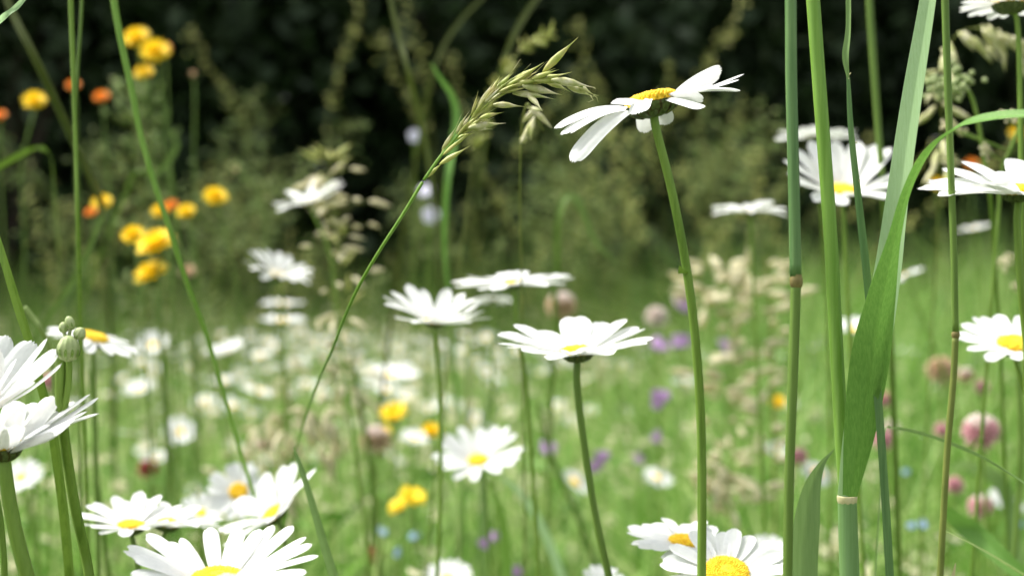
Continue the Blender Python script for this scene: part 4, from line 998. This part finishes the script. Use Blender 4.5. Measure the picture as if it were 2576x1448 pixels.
# ground: one gently uneven sheet to the horizon
n = 90
gx = np.sign(np.linspace(-1, 1, n)) * np.abs(np.linspace(-1, 1, n)) ** 3 * 400
gy = gx.copy()
GX, GY = np.meshgrid(gx, gy)
GZ = (np.sin(GX * 1.3) * np.cos(GY * 1.1) * .012) * (np.abs(GX) < 30) * (np.abs(GY) < 30) - .004
V = np.stack([GX.ravel(), GY.ravel() + 4, GZ.ravel()], 1)
I = np.arange(n * n).reshape(n, n)
F = np.stack([I[:-1, :-1].ravel(), I[:-1, 1:].ravel(), I[1:, 1:].ravel(), I[1:, :-1].ravel()], 1)
np_mesh('ground', V, F, 'soil', None, 'structure', smooth=True)

def leafcloud(C, size, flat=.5):
    n = len(C)
    a = rng.normal(size=(n, 3)); a /= np.linalg.norm(a, axis=1)[:, None]
    b = rng.normal(size=(n, 3)); b -= a * (a * b).sum(1)[:, None]; b /= np.linalg.norm(b, axis=1)[:, None]
    s = size * rng.uniform(.6, 1.3, n)[:, None]
    V = np.stack([C - a * s, C + b * s * flat, C + a * s, C - b * s * flat], 1)
    return V.reshape(-1, 3), (np.arange(n)[:, None] * 4 + np.arange(4)[None]), np.repeat(np.clip(rng.normal(.45, .25, n), 0, 1), 4)

def tree(h, seed, label):
    rt = root('forest_tree', (0, 0, 0), label, 'tree', 'shady trees at the edge of the wood')
    rnd = random.Random(seed); tr = MB()
    pts = [(0, 0, -.1), (.05, .02, 1.0), (-.05, .05, 2.4), (.1, 0, h * .6), (0, 0, h * .92)]
    pp = crom(pts, 6); tube(tr, pp, [.17 * (1 - .85 * i / len(pp)) + .02 for i in range(len(pp))], 10)
    cen = []
    for k in range(22):
        z = rnd.uniform(2.0, h * .9); az = rnd.uniform(0, 6.28); L = rnd.uniform(1.2, 2.6) * (1 - .4 * (z / h - .3))
        e = Vector((math.cos(az) * L, math.sin(az) * L, z + rnd.uniform(.0, .7)))
        tube(tr, [(0, 0, z * .85), (e.x * .5, e.y * .5, z * .95 + .1), e], [.05, .03, .01], 6)
        cen.append(e); cen.append(e * .6 + Vector((0, 0, z * .4)))
    tr.build('trunk', 'bark', rt)
    C = []
    for c in cen:
        C.append(rng.normal(size=(420, 3)) * np.array([.5, .5, .34]) + np.array(c))
    V, F, T = leafcloud(np.concatenate(C), .085)
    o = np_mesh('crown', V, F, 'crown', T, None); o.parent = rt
    return rt
TL = 'dark leafy tree of the shaded wood behind the meadow'
tA, tB = tree(6.5, 1, TL), tree(7.6, 2, TL)
tp = [(-3.4, 8.2), (-.6, 7.9), (2.2, 8.3), (5.0, 8.0), (-6.2, 8.4), (-4.8, 10.6), (-2.0, 10.2), (.8, 10.4), (3.6, 10.8), (6.6, 10.4), (-7.8, 11.0), (-3.2, 12.8), (0, 13), (3.0, 12.9), (-6, 13), (6, 13), (8.4, 8.5), (-9, 8.4)]
for i, (x, y) in enumerate(tp):
    if i < 2: o = (tA, tB)[i]; o.location = (x, y, 0)
    else: o = copy_thing((tA, tB)[i % 2], (x, y, 0), random.uniform(0, 6.28), random.uniform(.9, 1.15))
    o['label'] = TL
# dark bushes along the foot of the wood
def bush(seed):
    r_ = np.random.default_rng(seed)
    rt = root('bush', (0, 0, 0), '', 'bush'); tr = MB(); C = []
    for k in range(16):
        a_ = r_.uniform(0, 6.28); L = r_.uniform(.1, .85); e = Vector((math.cos(a_) * L, math.sin(a_) * L * .6, r_.uniform(.5, 2.3)))
        tube(tr, [(0, 0, -.02), tuple(e * .5 + Vector((0, 0, .1))), e], [.02, .012, .004], 5)
        C.append(r_.normal(size=(520, 3)) * np.array([.26, .22, .24]) + np.array(e))
    tr.build('stems', 'bark', rt)
    C = np.concatenate(C); C[:, 2] = np.abs(C[:, 2])
    V, F, T = leafcloud(C, .045)
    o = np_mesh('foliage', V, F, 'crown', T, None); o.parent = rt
    return rt
bb = [bush(1), bush(2)]
for i in range(17):
    x = -6.2 + i * .78; y = 6.6 + .5 * math.sin(i * 2.1)
    if i < 2: o = bb[i]; o.location = (x, y, 0)
    else: o = copy_thing(bb[i % 2], (x, y, 0), random.uniform(0, 6.28), random.uniform(.85, 1.15))
    o['label'] = 'dark green leafy bush at the foot of the wood'; o['group'] = 'bushes along the wood edge'
# undergrowth closing the wood
n = 60000
ang = rng.uniform(-1.15, 1.15, n)
C = np.stack([np.sin(ang) * 14 * rng.uniform(.98, 1.12, n), 1 + np.cos(ang) * 14 * rng.uniform(.98, 1.12, n), rng.uniform(0, 5, n)], 1)
V, F, T = leafcloud(C, .16, .6)
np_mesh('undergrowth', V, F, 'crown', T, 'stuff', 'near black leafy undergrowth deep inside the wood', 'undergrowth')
